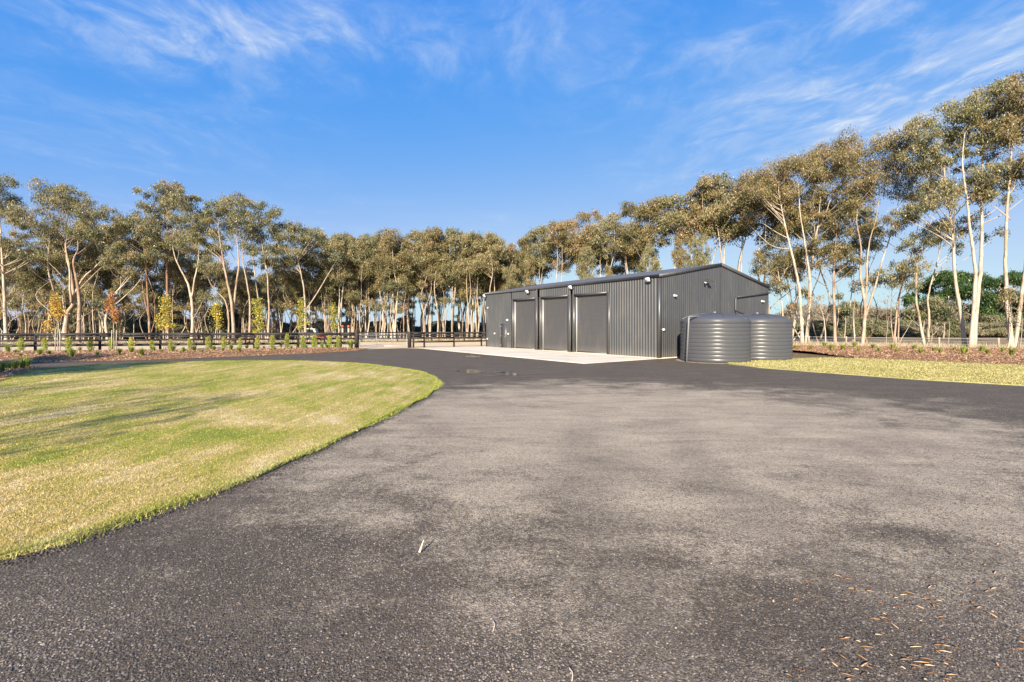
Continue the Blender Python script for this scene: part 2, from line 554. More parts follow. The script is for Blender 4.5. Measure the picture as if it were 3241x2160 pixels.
def m_steel(name, c, rough=0.42):
    m, nt, out = start(name)
    p = objco(nt)
    n = noise(nt, scaled(nt, p, (0.6, 0.6, 0.25)), 1.0, 5, 0.6)
    f = noise(nt, scaled(nt, p, (6, 6, 0.7)), 1.0, 4, 0.6)
    dust = math_(nt, 'MULTIPLY', smooth(nt, math_(nt, 'ADD', math_(nt, 'MULTIPLY', n, 0.5), math_(nt, 'MULTIPLY', f, 0.5)), 0.45, 0.75), 0.35)
    s = nd(nt, 'ShaderNodeSeparateXYZ')
    nt.links.new(p, s.inputs[0])
    splash = math_(nt, 'MULTIPLY', math_(nt, 'SUBTRACT', 1.0, smooth(nt, s.outputs[2], 0.0, 0.7)), 0.35)
    col = mixc(nt, math_(nt, 'ADD', dust, splash, True), c, tuple(x * 0.5 + y * 0.5 for x, y in zip(c, (0.24, 0.20, 0.165))))
    rr = math_(nt, 'ADD', math_(nt, 'MULTIPLY', n, 0.2), rough - 0.1)
    bsdf(nt, out, col, rr, 0, 0.7)
    return m

def m_water():
    m, nt, out = start('puddle_water')
    p = pos(nt)
    nrm = bump(nt, noise(nt, p, 3.0, 3), 0.04, 0.01)
    bsdf(nt, out, (0.045, 0.038, 0.034), 0.14, 0, 0.7, nrm)
    return m

M = {
    'pad': m_plain('crushed_rock', (0.26, 0.21, 0.165), 0.9, 0, 0.2, 0.35, 12.0, 0.9),
    'drive': m_drive(), 'lawn': m_lawn('lawn'), 'lawn2': m_lawn('side'), 'blade': m_blades('lawn'), 'blade2': m_blades('side'),
    'bed': m_bed(), 'chip': m_mulch('bark_chip'), 'paddock': m_paddock(), 'sand': m_sand(), 'concrete': m_concrete(), 'water': m_water(),
    'clad': m_steel('charcoal_cladding', (0.045, 0.047, 0.052), 0.46), 'trim': m_steel('charcoal_trim', (0.050, 0.049, 0.051), 0.42),
    'roofm': m_steel('charcoal_roof', (0.085, 0.086, 0.095), 0.40), 'roller': m_steel('charcoal_roller', (0.056, 0.054, 0.055), 0.5),
    'tank': m_plain('tank_polyethylene', (0.066, 0.067, 0.073), 0.34, 0, 0.5, 0.10, 2.0),
    'pipe': m_plain('grey_pipe', (0.17, 0.17, 0.18), 0.42), 'dark': m_plain('black_plastic', (0.02, 0.02, 0.022), 0.5),
    'white': m_plain('white_plastic', (0.80, 0.80, 0.78), 0.4, 0, 0.5, 0.04), 'galv': m_plain('galvanised_steel', (0.38, 0.38, 0.38), 0.45, 0.35, 0.5, 0.15),
    'rail': m_plain('black_oiled_timber', (0.022, 0.018, 0.017), 0.62, 0, 0.4, 0.35, 3.0, 0.5),
    'post': m_plain('black_oiled_post', (0.030, 0.023, 0.021), 0.7, 0, 0.3, 0.35, 4.0, 0.6),
    'stake': m_plain('hardwood_stake', (0.44, 0.36, 0.28), 0.8, 0, 0.2, 0.2, 5.0), 'greypost': m_plain('weathered_post', (0.33, 0.28, 0.22), 0.9, 0, 0.2, 0.3, 5.0),
    'wire': m_plain('fence_wire', (0.40, 0.38, 0.36), 0.5, 0.3), 'panel': m_plain('solar_panel', (0.012, 0.014, 0.024), 0.2),
    'glass': m_plain('dark_glass', (0.02, 0.025, 0.03), 0.08), 'cream': m_plain('cream_paint', (0.66, 0.62, 0.50), 0.4), 'rubber': m_plain('tyre_rubber', (0.02, 0.02, 0.02), 0.8),
    'redpot': m_plain('red_paint', (0.30, 0.06, 0.04), 0.6), 'whiteroof': m_plain('pale_roof_sheet', (0.62, 0.64, 0.68), 0.4), 'greywall': m_plain('grey_wall', (0.22, 0.23, 0.26), 0.7),
    'stick': m_plain('bleached_wood', (0.60, 0.50, 0.38), 0.75, 0, 0.2, 0.15, 20.0),
    'bark_white': m_bark('pale_gum_bark', (0.47, 0.40, 0.315), (0.33, 0.24, 0.165), (0.15, 0.11, 0.085), 0.50),
    'bark_warm': m_bark('brown_gum_bark', (0.37, 0.28, 0.21), (0.22, 0.125, 0.08), (0.10, 0.07, 0.055), 0.46),
    'bark_grey': m_plain('grey_twig', (0.30, 0.25, 0.20), 0.85, 0, 0.2, 0.3, 5.0),
    'leaf_olive': m_leaf('olive_gum_leaf', [(0.0, (0.043, 0.052, 0.029)), (0.3, (0.131, 0.144, 0.068)), (0.55, (0.255, 0.237, 0.107)), (0.8, (0.374, 0.293, 0.143)), (1.0, (0.325, 0.226, 0.135))]),
    'leaf_bronze': m_leaf('bronze_gum_leaf', [(0.0, (0.036, 0.041, 0.021)), (0.3, (0.116, 0.113, 0.047)), (0.55, (0.227, 0.188, 0.077)), (0.8, (0.318, 0.225, 0.101)), (1.0, (0.353, 0.244, 0.148))]),
    'leaf_bush': m_leaf('scrub_leaf', [(0.0, (0.045, 0.062, 0.031)), (0.45, (0.147, 0.169, 0.078)), (0.8, (0.293, 0.267, 0.147)), (1.0, (0.299, 0.230, 0.149))]),
    'leaf_scrub': m_leaf('dry_scrub_leaf', [(0.0, (0.084, 0.072, 0.048)), (0.45, (0.192, 0.168, 0.102)), (0.8, (0.312, 0.252, 0.168)), (1.0, (0.36, 0.30, 0.22))]),
    'leaf_pine': m_leaf('pine_needle', [(0.0, (0.018, 0.038, 0.012)), (0.5, (0.050, 0.098, 0.022)), (1.0, (0.12, 0.17, 0.045))]),
    'leaf_autumn': m_leaf('yellow_autumn_leaf', [(0.0, (0.19, 0.22, 0.04)), (0.35, (0.44, 0.40, 0.07)), (0.65, (0.60, 0.43, 0.08)), (0.85, (0.58, 0.30, 0.07)), (1.0, (0.40, 0.17, 0.07))], 0.3, 0.35),
    'leaf_lime': m_leaf('lime_shrub_leaf', [(0.0, (0.14, 0.20, 0.03)), (0.5, (0.34, 0.40, 0.055)), (0.85, (0.52, 0.48, 0.09)), (1.0, (0.56, 0.36, 0.10))], 0.25, 0.35),
    'leaf_tuft': m_leaf('green_tuft_leaf', [(0.0, (0.070, 0.125, 0.020)), (0.5, (0.240, 0.310, 0.050)), (0.9, (0.430, 0.430, 0.100)), (1.0, (0.48, 0.42, 0.17))], 0.25, 0.3),
    'leaf_dry': m_leaf('dry_grass_stem', [(0.0, (0.30, 0.24, 0.14)), (0.5, (0.52, 0.43, 0.27)), (1.0, (0.70, 0.60, 0.42))], 0.0, 0.3),
    'stone': m_leaf('gravel_stone', [(0.0, (0.035, 0.028, 0.022)), (0.5, (0.115, 0.093, 0.072)), (0.85, (0.25, 0.205, 0.160)), (1.0, (0.42, 0.35, 0.28))], 0.0, 0.0),
}

# ------------------------------------------------------------------ shed frame (used by the ground too)
C0 = np.array([8.6, 26.56])
SA = R(36)
GD = np.array([math.cos(SA), math.sin(SA)])          # along the gable wall
FD = np.array([-math.sin(SA), math.cos(SA)])         # along the front wall
SW, SL, EAVE, RIDGE = 13.2, 18.6, 4.86, 6.02

def sw(x, y):
    return C0 + GD * x + FD * y

# ------------------------------------------------------------------ ground sheets
def poly_sheet(name, pts, z, mat, kind='structure', skirt=0.0, sub=None):
    """a flat sheet filled inside an outline, with a short skirt down to the sheet below"""
    import bmesh
    bm = bmesh.new()
    vs_ = [bm.verts.new((p[0], p[1], z)) for p in pts]
    es = [bm.edges.new((vs_[i], vs_[(i + 1) % len(vs_)])) for i in range(len(vs_))]
    bmesh.ops.triangle_fill(bm, use_beauty=True, use_dissolve=False, edges=es)
    if skirt:
        lo = [bm.verts.new((p[0], p[1], z - skirt)) for p in pts]
        n = len(pts)
        for i in range(n):
            bm.faces.new((vs_[i], vs_[(i + 1) % n], lo[(i + 1) % n], lo[i]))
    bmesh.ops.recalc_face_normals(bm, faces=bm.faces)
    up = [f for f in bm.faces if abs(f.normal.z) > 0.9]
    if up and up[0].normal.z < 0:
        bmesh.ops.reverse_faces(bm, faces=bm.faces)
    me = bpy.data.meshes.new(name)
    bm.to_mesh(me)
    bm.free()
    me.materials.append(mat)
    o = bpy.data.objects.new(name, me)
    COL.objects.link(o)
    o['kind'] = kind
    return o

def densify(pts, step, wob=0.0, closed=True, wf=1.0):
    out = []
    n = len(pts)
    for i in range(n if closed else n - 1):
        a, b = np.array(pts[i]), np.array(pts[(i + 1) % n])
        k = max(1, int(np.linalg.norm(b - a) / step))
        for j in range(k):
            p = a + (b - a) * j / k
            if wob:
                t = np.array([b - a])[0]
                t = np.array([-t[1], t[0]]) / (np.linalg.norm(t) + 1e-9)
                p = p + t * rng.normal(0, wob)
            out.append(p)
    if not closed:
        out.append(np.array(pts[-1]))
    return out

def inside(poly, P):
    poly = np.asarray(poly)
    x, y = P[:, 0], P[:, 1]
    c = np.zeros(len(P), bool)
    j = len(poly) - 1
    for i in range(len(poly)):
        xi, yi = poly[i]
        xj, yj = poly[j]
        hit = ((yi > y) != (yj > y)) & (x < (xj - xi) * (y - yi) / (yj - yi + 1e-12) + xi)
        c ^= hit
        j = i
    return c

def dist_to(line, P):
    line = np.asarray(line)
    d = np.full(len(P), 1e9)
    for a, b in zip(line[:-1], line[1:]):
        ab = b - a
        t = np.clip(((P - a) @ ab) / (ab @ ab + 1e-9), 0, 1)
        d = np.minimum(d, np.linalg.norm(P - (a + t[:, None] * ab), axis=1))
    return d

# the wide ground
g = MB()
g.add([(-900, -200, -0.03), (900, -200, -0.03), (900, 1500, -0.03), (-900, 1500, -0.03)], [(0, 1, 2, 3)])
tag(g.build('ground', M['paddock']), kind='structure')

# outlines in the ground plane
lawn_edge_px = [(-260, 1850), (0, 1778), (105, 1750), (210, 1722), (300, 1692), (382, 1662), (500, 1624), (625, 1583), (712, 1551), (797, 1519), (862, 1491), (924, 1462),
                (1005, 1426), (1084, 1389), (1165, 1350), (1243, 1309), (1296, 1284), (1339, 1262), (1370, 1241), (1386, 1220), (1385, 1207), (1372, 1196), (1339, 1182),
                (1290, 1173), (1243, 1166), (1180, 1158), (1115, 1152), (1000, 1147), (891, 1144.5), (700, 1146), (510, 1151), (306, 1158), (170, 1170), (100, 1178), (62, 1190), (22, 1204), (-40, 1222), (-160, 1250)]
lawn_pts = [np.array(gp(u, v)) for u, v in lawn_edge_px]
lawn_curve = densify(lawn_pts, 0.25, 0.012, closed=False)
lawn_poly = lawn_curve + [np.array([-22.0, 9.0]), np.array([-16.0, 3.0])]

drive_poly = [(-40, -14), (40, -14), (40, 18.5), gp(3241, 1222), gp(2900, 1202), gp(2650, 1184), gp(2400, 1164.5), gp(2298, 1153),
              sw(7.0, -5.5), sw(1.5, -0.2), sw(0, 0), sw(-6.1, 0), sw(-6.1, SL), (-7.9, 38.6), (-9.4, 39.4), (-12.7, 37.0), gp(1130, 1112), gp(980, 1119), gp(800, 1126.5), gp(600, 1135), gp(400, 1142), gp(200, 1147), gp(0, 1150), (-42, 21.0)]
poly_sheet('driveway', drive_poly, 0.0, M['drive'])
poly_sheet('lawn', lawn_poly, 0.045, M['lawn'], skirt=0.06)

side_px = [(2300, 1152), (2400, 1165), (2650, 1184.5), (2900, 1202.5), (3241, 1222.5), (3700, 1250), (3700, 1174), (3241, 1159), (3007, 1150), (2870, 1143), (2757, 1138), (2614, 1134), (2507, 1138), (2420, 1142), (2340, 1147.5)]
side_poly = densify([np.array(gp(u, v)) for u, v in side_px], 0.4, 0.015)
poly_sheet('side_lawn', side_poly, 0.035, M['lawn2'], skirt=0.05)

# concrete apron in three poured bays with open joints
for i in range(3):
    y0, y1 = i * SL / 3 + (0.008 if i else 0), (i + 1) * SL / 3
    q = [sw(-0.02, y0), sw(-6.1, y0), sw(-6.1, y1), sw(-0.02, y1)]
    o = poly_sheet('concrete_apron', q, 0.035, M['concrete'], skirt=0.08)

# sand riding track behind the fence
FA = math.atan(0.25)
fdir = np.array([math.cos(FA), math.sin(FA)])
def fence_y(x):
    return 37.7 + 0.25 * (x + 12.8)
track = [(-70, fence_y(-70) - 0.6), (-13.4, fence_y(-13.4) - 0.6), (-12.9, 36.95), (-9.2, 39.3), (-7.9, 38.6)] + [tuple(sw(-6.1, SL)), tuple(sw(0.5, SL)), tuple(sw(2.5, SL + 1.0)), (9, 56), (9, 58.5), (-10, 56.5), (-30, 51.0), (-70, 41.5)]
poly_sheet('sand_track', track, -0.012, M['sand'])

# ------------------------------------------------------------------ planted beds: mounds with bark chips
def front_y(x):
    xs = [-60, -26.3, -21.2, -16.4, -13.6, -11.8]
    ys = [15.0, 23.4, 25.0, 28.8, 32.0, 34.8]
    return np.interp(x, xs, ys)

def mound_left(x, y):
    a, b = front_y(x), 37.7 + 0.25 * (np.asarray(x) + 12.8) - 0.15
    f = np.clip((np.asarray(y) - a) / np.maximum(b - a, 0.3), 0, 1)
    up = np.clip(f / 0.3, 0, 1)
    dn = np.clip((1 - f) / 0.25, 0, 1)
    taper = np.clip((-11.9 - np.asarray(x)) / 1.5, 0, 1)
    return 0.22 * (up * up * (3 - 2 * up)) * (0.35 + 0.65 * dn) * taper

def back_r(x):
    return np.interp(x, [18, 22.5, 26.9, 33, 39.5, 60], [43.0, 42.5, 40.5, 38.0, 35.0, 27.0])

def front_r(x):
    xs, ys = [], []
    for u, v in [(2507, 1138), (2614, 1134), (2757, 1138), (2870, 1143), (3007, 1150), (3241, 1159), (3700, 1174)]:
        a, b = gp(u, v)
        xs.append(a)
        ys.append(b)
    order = np.argsort(xs)
    return np.interp(x, np.array(xs)[order], np.array(ys)[order])

def mound_right(x, y):
    a, b = front_r(x), back_r(x)
    f = np.clip((np.asarray(y) - a) / np.maximum(b - a, 0.3), 0, 1)
    up = np.clip(f / 0.3, 0, 1)
    return 0.16 * (up * up * (3 - 2 * up))

def bed_surface(name, xs, fy, by, mound, nrow=18):
    b = MB()
    V = []
    for x in xs:
        a, c = fy(x), by(x)
        for j in range(nrow + 1):
            f = j / nrow
            y = a + (c - a) * f
            V.append((x, y, 0.008 + float(mound(x, y)) + (rng.normal(0, 0.012) if 0 < j < nrow else 0)))
    n = nrow + 1
    F = np.array([(i * n + j, (i + 1) * n + j, (i + 1) * n + j + 1, i * n + j + 1) for i in range(len(xs) - 1) for j in range(nrow)])
    b.add(V, F)
    return tag(b.build(name, M['bed'], smooth_=True), kind='structure')

def chips(name, P, mound, lmin=0.06, lmax=0.17):
    """thousands of bark slivers lying on a bed"""
    n = len(P)
    z = mound(P[:, 0], P[:, 1]) + 0.012
    L = rng.uniform(lmin, lmax, n)
    W = L * rng.uniform(0.16, 0.34, n)
    a = rng.uniform(0, 2 * np.pi, n)
    tilt = rng.normal(0.05, 0.28, n)
    d = np.stack([np.cos(a) * np.cos(tilt), np.sin(a) * np.cos(tilt), np.sin(tilt)], 1)
    s = np.stack([-np.sin(a), np.cos(a), rng.normal(0, 0.35, n)], 1)
    c = np.stack([P[:, 0], P[:, 1], z + np.abs(np.sin(tilt)) * L * 0.5 + 0.012], 1)
    v = np.stack([c - d * L[:, None] / 2, c + s * W[:, None] / 2 + [0, 0, 0.0], c + d * L[:, None] / 2, c - s * W[:, None] / 2, c + np.array([0, 0, 1.0]) * (W * 0.35)[:, None]], 1).reshape(-1, 3)
    i = np.arange(n)[:, None] * 5
    f = np.concatenate([i + [0, 1, 4], i + [1, 2, 4], i + [2, 3, 4], i + [3, 0, 4]], 0)
    t = np.repeat(np.clip(rng.normal(0.55, 0.24, n), 0, 1), 5)
    b = MB()
    b.add(v, f, tint=t)
    return b

xsL = np.concatenate([np.linspace(-60, -38, 12), np.linspace(-37, -11.9, 70)])
bed_surface('mulch_bed', xsL, lambda x: float(front_y(x)), lambda x: fence_y(x) - 0.15, mound_left)
P = np.stack([rng.uniform(-40, -11.9, 60000), rng.uniform(20, 38, 60000)], 1)
P = P[(P[:, 1] > front_y(P[:, 0]) - 0.1 + rng.normal(0, 0.12, len(P))) & (P[:, 1] < 37.7 + 0.25 * (P[:, 0] + 12.8) - 0.2)]
tag(chips('bark_mulch', P, mound_left).build('bark_mulch', M['chip']), 'brown bark mulch covering the garden bed along the black fence', 'mulch', kind='stuff')

xsR = np.linspace(20.5, 60, 70)
bed_surface('mulch_bed', xsR, lambda x: float(front_r(x)), lambda x: float(back_r(x)), mound_right)
P = np.stack([rng.uniform(20, 48, 70000), rng.uniform(20, 44, 70000)], 1)
P = P[(P[:, 1] > front_r(P[:, 0]) - 0.1 + rng.normal(0, 0.1, len(P))) & (P[:, 1] < back_r(P[:, 0]) + rng.normal(0, 0.4, len(P)))]
tag(chips('bark_mulch', P, mound_right).build('bark_mulch', M['chip']), 'orange brown bark mulch under the gum trees on the right', 'mulch', kind='stuff')

# small corner bed at the left edge of the lawn
corner_bed = [np.array(gp(u, v)) for u, v in [(-60, 1226), (0, 1211), (22, 1204), (62, 1190), (100, 1178), (150, 1171), (60, 1160), (0, 1159), (-200, 1162), (-260, 1200)]]
poly_sheet('corner_bed', densify(corner_bed, 0.4, 0.03), 0.06, M['bed'], skirt=0.06)
P = np.stack([rng.uniform(-34, -17, 30000), rng.uniform(12, 24, 30000)], 1)
P = P[inside(corner_bed, P)]
tag(chips('bark_mulch', P, lambda x, y: 0.06 + 0 * x).build('bark_mulch', M['chip']), 'dark shaded bark mulch in the corner bed at the left edge', 'mulch', kind='stuff')

# puddles
def puddle(name, cu, cv, ru, rv, seed, label):
    r = np.random.default_rng(seed)
    n = 40
    pts = []
    ph = r.uniform(0, 6.28, 5)
    for i in range(n):
        a = 2 * math.pi * i / n
        k = 1 + 0.22 * math.sin(2 * a + ph[0]) + 0.16 * math.sin(3 * a + ph[1]) + 0.12 * math.sin(5 * a + ph[2]) + 0.07 * math.sin(9 * a + ph[3])
        pts.append(gp(cu + ru * k * math.cos(a), cv + rv * k * math.sin(a)))
    o = poly_sheet(name, pts, 0.006, M['water'])
    return o
puddle('puddle', 1512, 1177, 70, 5.5, 3, '')
puddle('puddle', 1600, 1184.5, 52, 4.2, 5, '')
puddle('puddle', 1488, 1129.5, 26, 3.2, 8, '')

# ------------------------------------------------------------------ grass blades
def blades(P, z, h, w, r, edge=0.0):
    n = len(P)
    a = r.uniform(0, 2 * np.pi, n)
    lean = r.normal(0, 0.55, (n, 2)) * h[:, None]
    b0 = np.stack([P[:, 0] - np.cos(a) * w / 2, P[:, 1] - np.sin(a) * w / 2, np.full(n, z)], 1)
    b1 = np.stack([P[:, 0] + np.cos(a) * w / 2, P[:, 1] + np.sin(a) * w / 2, np.full(n, z)], 1)
    tip = np.stack([P[:, 0] + lean[:, 0], P[:, 1] + lean[:, 1], z + h], 1)
    v = np.stack([b0, b1, tip], 1).reshape(-1, 3)
    f = np.arange(n * 3).reshape(-1, 3)
    t = np.repeat(r.uniform(0, 1, n), 3)
    m = MB()
    m.add(v, f, tint=t, edge=np.repeat(np.broadcast_to(edge, (n,)), 3))
    return m

lp = np.array(lawn_poly)
def scatter(poly, n, r, kmin, kmax, ymin=2.4, ymax=30.0):
    """points in an outline, thinning out with distance from the near corner of the garden"""
    u = r.uniform(0, 1, n)
    d = 1 / (1 / ymin + u * (1 / ymax - 1 / ymin))
    k = r.uniform(kmin, kmax, n)
    P = np.stack([k * d, d], 1)
    return P[inside(poly, P)]

P = scatter(lp, 860000, rng, -2.6, 0.0)
D = np.linalg.norm(P, axis=1)
h = rng.uniform(0.008, 0.021, len(P)) * (1 + 0.02 * D)
w = 0.0034 * (0.6 + 0.24 * D) * rng.uniform(0.6, 1.3, len(P))
dd = dist_to(lawn_curve, P)
e = np.clip(1 - dd / 0.28, 0, 1) * rng.uniform(0.3, 1.0, len(P))
h = h * (1 + 0.7 * np.clip(1 - dd / 0.2, 0, 1))
tag(blades(P, 0.042, h, w, rng, e).build('lawn_grass', M['blade']), 'short yellow green mown grass of the curved lawn island', 'grass', kind='stuff')

# longer fringe that hangs over the edge of the drive
ec = np.array(lawn_curve)
seg = rng.integers(0, len(ec) - 1, 26000)
tt = rng.uniform(0, 1, 26000)[:, None]
P = ec[seg] * (1 - tt) + ec[seg + 1] * tt + rng.normal(0, 0.06, (26000, 2)) * np.abs(np.sin(seg * 0.37) + 0.4)[:, None]
keep = (P[:, 1] < 26) & (P[:, 0] > -26)
P = P[keep]
D = np.linalg.norm(P, axis=1)
h = rng.uniform(0.015, 0.048, len(P)) * (1 + 0.015 * D)
tag(blades(P, 0.025, h, 0.004 * (0.6 + 0.2 * D), rng, rng.uniform(0.35, 1.0, len(P))).build('grass_fringe', M['blade']), 'brighter green longer grass fringe along the edge of the lawn island', 'grass', kind='stuff')

sp = np.array(side_poly)
P = scatter(sp, 230000, rng, 0.3, 1.6, ymin=12.5, ymax=32)
D = np.linalg.norm(P, axis=1)
h = rng.uniform(0.015, 0.035, len(P)) * (1 + 0.03 * D)
tag(blades(P, 0.033, h, 0.03 * rng.uniform(0.5, 1.2, len(P)), rng, 0.0).build('side_lawn_grass', M['blade2']), 'pale green grass strip beside the water tanks', 'grass', kind='stuff')

# ------------------------------------------------------------------ loose gravel near the camera
def stones(n, ymin, ymax, smin, smax, r):
    u = r.uniform(0, 1, n)
    d = 1 / (1 / ymin + u * (1 / ymax - 1 / ymin))
    P = np.stack([r.uniform(-1.3, 1.3, n) * d, d], 1)
    keep = ~inside(lp, P) & (dist_to(lawn_curve, P) > 0.01)
    P = P[keep]
    n = len(P)
    s = r.uniform(smin, smax, n) * r.uniform(0.7, 1.2, n)
    oct_ = np.array([(1, 0, 0), (0, 1, 0), (-1, 0, 0), (0, -1, 0), (0, 0, 1), (0, 0, -1)], float)
    v = oct_[None] * (1 + r.uniform(-0.35, 0.35, (n, 6, 1))) * s[:, None, None] * np.array([1, 0.85, 0.6])
    a = r.uniform(0, 6.28, n)
    ca, sa = np.cos(a), np.sin(a)
    x = v[..., 0] * ca[:, None] - v[..., 1] * sa[:, None]
    y = v[..., 0] * sa[:, None] + v[..., 1] * ca[:, None]
    v = np.stack([x + P[:, 0, None], y + P[:, 1, None], v[..., 2] + s[:, None] * 0.18], -1).reshape(-1, 3)
    i = np.arange(n)[:, None] * 6
    f = np.concatenate([i + [0, 1, 4], i + [1, 2, 4], i + [2, 3, 4], i + [3, 0, 4]], 0)
    nz = np.sin(P[:, 0] * 1.9 + 1.3) * np.cos(P[:, 1] * 2.3) * 0.14
    t = np.repeat(np.clip(r.normal(0.52, 0.2, n) + nz, 0, 1), 6)
    m = MB()
    m.add(v, f, tint=t)
    return m
tag(stones(86000, 2.2, 7.5, 0.0038, 0.0088, rng).build('loose_gravel', M['stone']), 'loose dark gravel stones covering the near part of the drive', 'gravel', kind='stuff')
# coarser ballast along the lawn edge
ecn = ec[(np.linalg.norm(ec, axis=1) < 13)]
def edge_stones(n, r):
    i = r.integers(0, len(ecn) - 1, n)
    t = r.uniform(0, 1, n)[:, None]
    P = ecn[i] * (1 - t) + ecn[i + 1] * t + r.normal(0, 0.09, (n, 2))
    P = P[~inside(lp, P)]
    n = len(P)
    s = r.uniform(0.006, 0.014, n)
    oct_ = np.array([(1, 0, 0), (0, 1, 0), (-1, 0, 0), (0, -1, 0), (0, 0, 1), (0, 0, -1)], float)
    v = oct_[None] * (1 + r.uniform(-0.4, 0.4, (n, 6, 1))) * s[:, None, None] * np.array([1, 0.85, 0.75])
    v = v + np.stack([P[:, 0], P[:, 1], s * 0.35], 1)[:, None, :]
    i = np.arange(n)[:, None] * 6
    f = np.concatenate([i + [0, 1, 4], i + [1, 2, 4], i + [2, 3, 4], i + [3, 0, 4]], 0)
    m = MB()
    m.add(v.reshape(-1, 3), f, tint=np.repeat(np.clip(r.normal(0.3, 0.2, n), 0, 1), 6))
    return m
tag(edge_stones(9000, rng).build('edge_gravel', M['stone']), 'coarser dark stones gathered along the edge of the lawn', 'gravel', kind='stuff')

# ------------------------------------------------------------------ the shed
shed = thing('machinery_shed', 'long charcoal corrugated steel shed with three roller doors and low gable roof', 'shed', (C0[0], C0[1], 0), SA)
mid = SW / 2
PITCH = math.atan2(RIDGE - EAVE, mid)

def roof_z(x):
    return EAVE + (RIDGE - EAVE) * (1 - abs(x - mid) / mid)

RIB = 0.2032
def profile(a, b, phase=0.0, hgt=0.044):
    """(position, offset) pairs of trapezoid ribs between a and b"""
    pts = [(a, 0.0)]
    k = math.ceil((a - phase) / RIB)
    while True:
        c = phase + k * RIB
        if c > b:
            break
        for dx, h in ((-0.047, 0.0), (-0.020, hgt), (0.020, hgt), (0.047, 0.0)):
            if a < c + dx < b:
                pts.append((c + dx, h))
        k += 1
    pts.append((b, 0.0))
    return pts

def wall_sheets(axis, fixed, out, a, b, zlo, zhi):
    """cladding sheets side by side: axis 'x' or 'y' is the direction along the wall"""
    edges = [a]
    k = math.floor(a / 0.8128) + 1
    while k * 0.8128 < b - 0.05:
        if k * 0.8128 > a + 0.05:
            edges.append(k * 0.8128)
        k += 1
    edges.append(b)
    for i, (p0, p1) in enumerate(zip(edges[:-1], edges[1:])):
        lap = 0.0016 * (i % 2)
        m = MB()
        pr = profile(p0, p1, 0.095)
        if axis == 'x' and p0 < mid < p1:
            pr = sorted(pr + [(mid, 0.0)])
        V, Fc = [], []
        for q, h in pr:
            o_ = fixed + out * (h + lap)
            z1 = zhi(q) if callable(zhi) else zhi
            V += [((q, o_, zlo) if axis == 'x' else (o_, q, zlo)), ((q, o_, z1) if axis == 'x' else (o_, q, z1))]
        for j in range(len(pr) - 1):
            Fc.append((2 * j, 2 * j + 2, 2 * j + 3, 2 * j + 1))
        m.add(V, Fc)
        m.build('wall_sheet', M['clad'], shed)

doors = [(11.55, 14.48), (7.78, 10.82), (4.04, 7.11)]
HEAD = 4.05
Z0 = 0.05
# gable facing the tanks, front, back and far end
wall_sheets('x', 0.0, -1, 0.16, SW - 0.12, Z0, lambda x: roof_z(x) - 0.02)
wall_sheets('x', SL, 1, 0.12, SW - 0.12, Z0, lambda x: roof_z(x) - 0.02)
wall_sheets('y', SW, 1, 0.12, SL - 0.12, Z0, EAVE - 0.02)
wall_sheets('y', 0.0, -1, 0.12, 3.80, Z0, EAVE - 0.02)
wall_sheets('y', 0.0, -1, 15.44 + 0.86, SL - 0.12, Z0, EAVE - 0.02)
wall_sheets('y', 0.0, -1, 14.74, 15.40, Z0, EAVE - 0.02)
wall_sheets('y', 0.0, -1, 15.40, 15.44 + 0.86, 2.10, EAVE - 0.02)
for a, b in doors:
    wall_sheets('y', 0.0, -1, a - 0.2, b + 0.2, HEAD + 0.10, EAVE - 0.02)
# flat jamb flashings and head flashings round the roller doors, with the reveal behind
for a, b in doors:
    for y0, y1 in ((a - 0.24, a), (b, b + 0.24)):
        m = MB()
        m.box((-0.012, (y0 + y1) / 2, (Z0 + HEAD + 0.1) / 2), (0.05, y1 - y0, HEAD + 0.1 - Z0))
        m.box((0.11, y1 - 0.02 if y0 < a else y0 + 0.02, (Z0 + HEAD) / 2), (0.19, 0.04, HEAD - Z0 - 0.01))
        m.build('jamb_flashing', M['trim'], shed)
    m = MB()
    m.box((-0.016, (a + b) / 2, HEAD + 0.06), (0.06, b - a - 0.004, 0.12))
    m.box((0.11, (a + b) / 2, HEAD + 0.02), (0.186, b - a - 0.09, 0.035))
    m.build('head_flashing', M['trim'], shed)
    # roller door: ribbed curtain, bottom rail, two guides
    rd = bpy.data.objects.new('roller_door', None)
    COL.objects.link(rd)
    rd.parent = shed
    rd.location = (0.20, (a + b) / 2, 0.0)
    hw = (b - a) / 2 - 0.09
    zs, xs_ = [], []
    z = 0.14
    while z < HEAD - 0.0:
        for dz, dx in ((0.0, 0.0), (0.018, -0.016), (0.052, -0.016), (0.070, 0.0)):
            zs.append(z + dz)
            xs_.append(dx)
        z += 0.0885
    V = []
    for zz, dx in zip(zs, xs_):
        V += [(dx, -hw, zz), (dx, hw, zz)]
    m = MB()
    m.add(V, [(2 * j, 2 * j + 1, 2 * j + 3, 2 * j + 2) for j in range(len(zs) - 1)])
    m.build('curtain', M['roller'], rd)
    m = MB()
    m.box((-0.01, 0, 0.092), (0.05, 2 * hw, 0.09))
    m.build('bottom_rail', M['trim'], rd)
    for sgn in (-1, 1):
        m = MB()
        m.box((-0.035, sgn * (hw + 0.012), HEAD / 2 + 0.02), (0.10, 0.085, HEAD - 0.06))
        m.build('guide', M['galv'], rd)
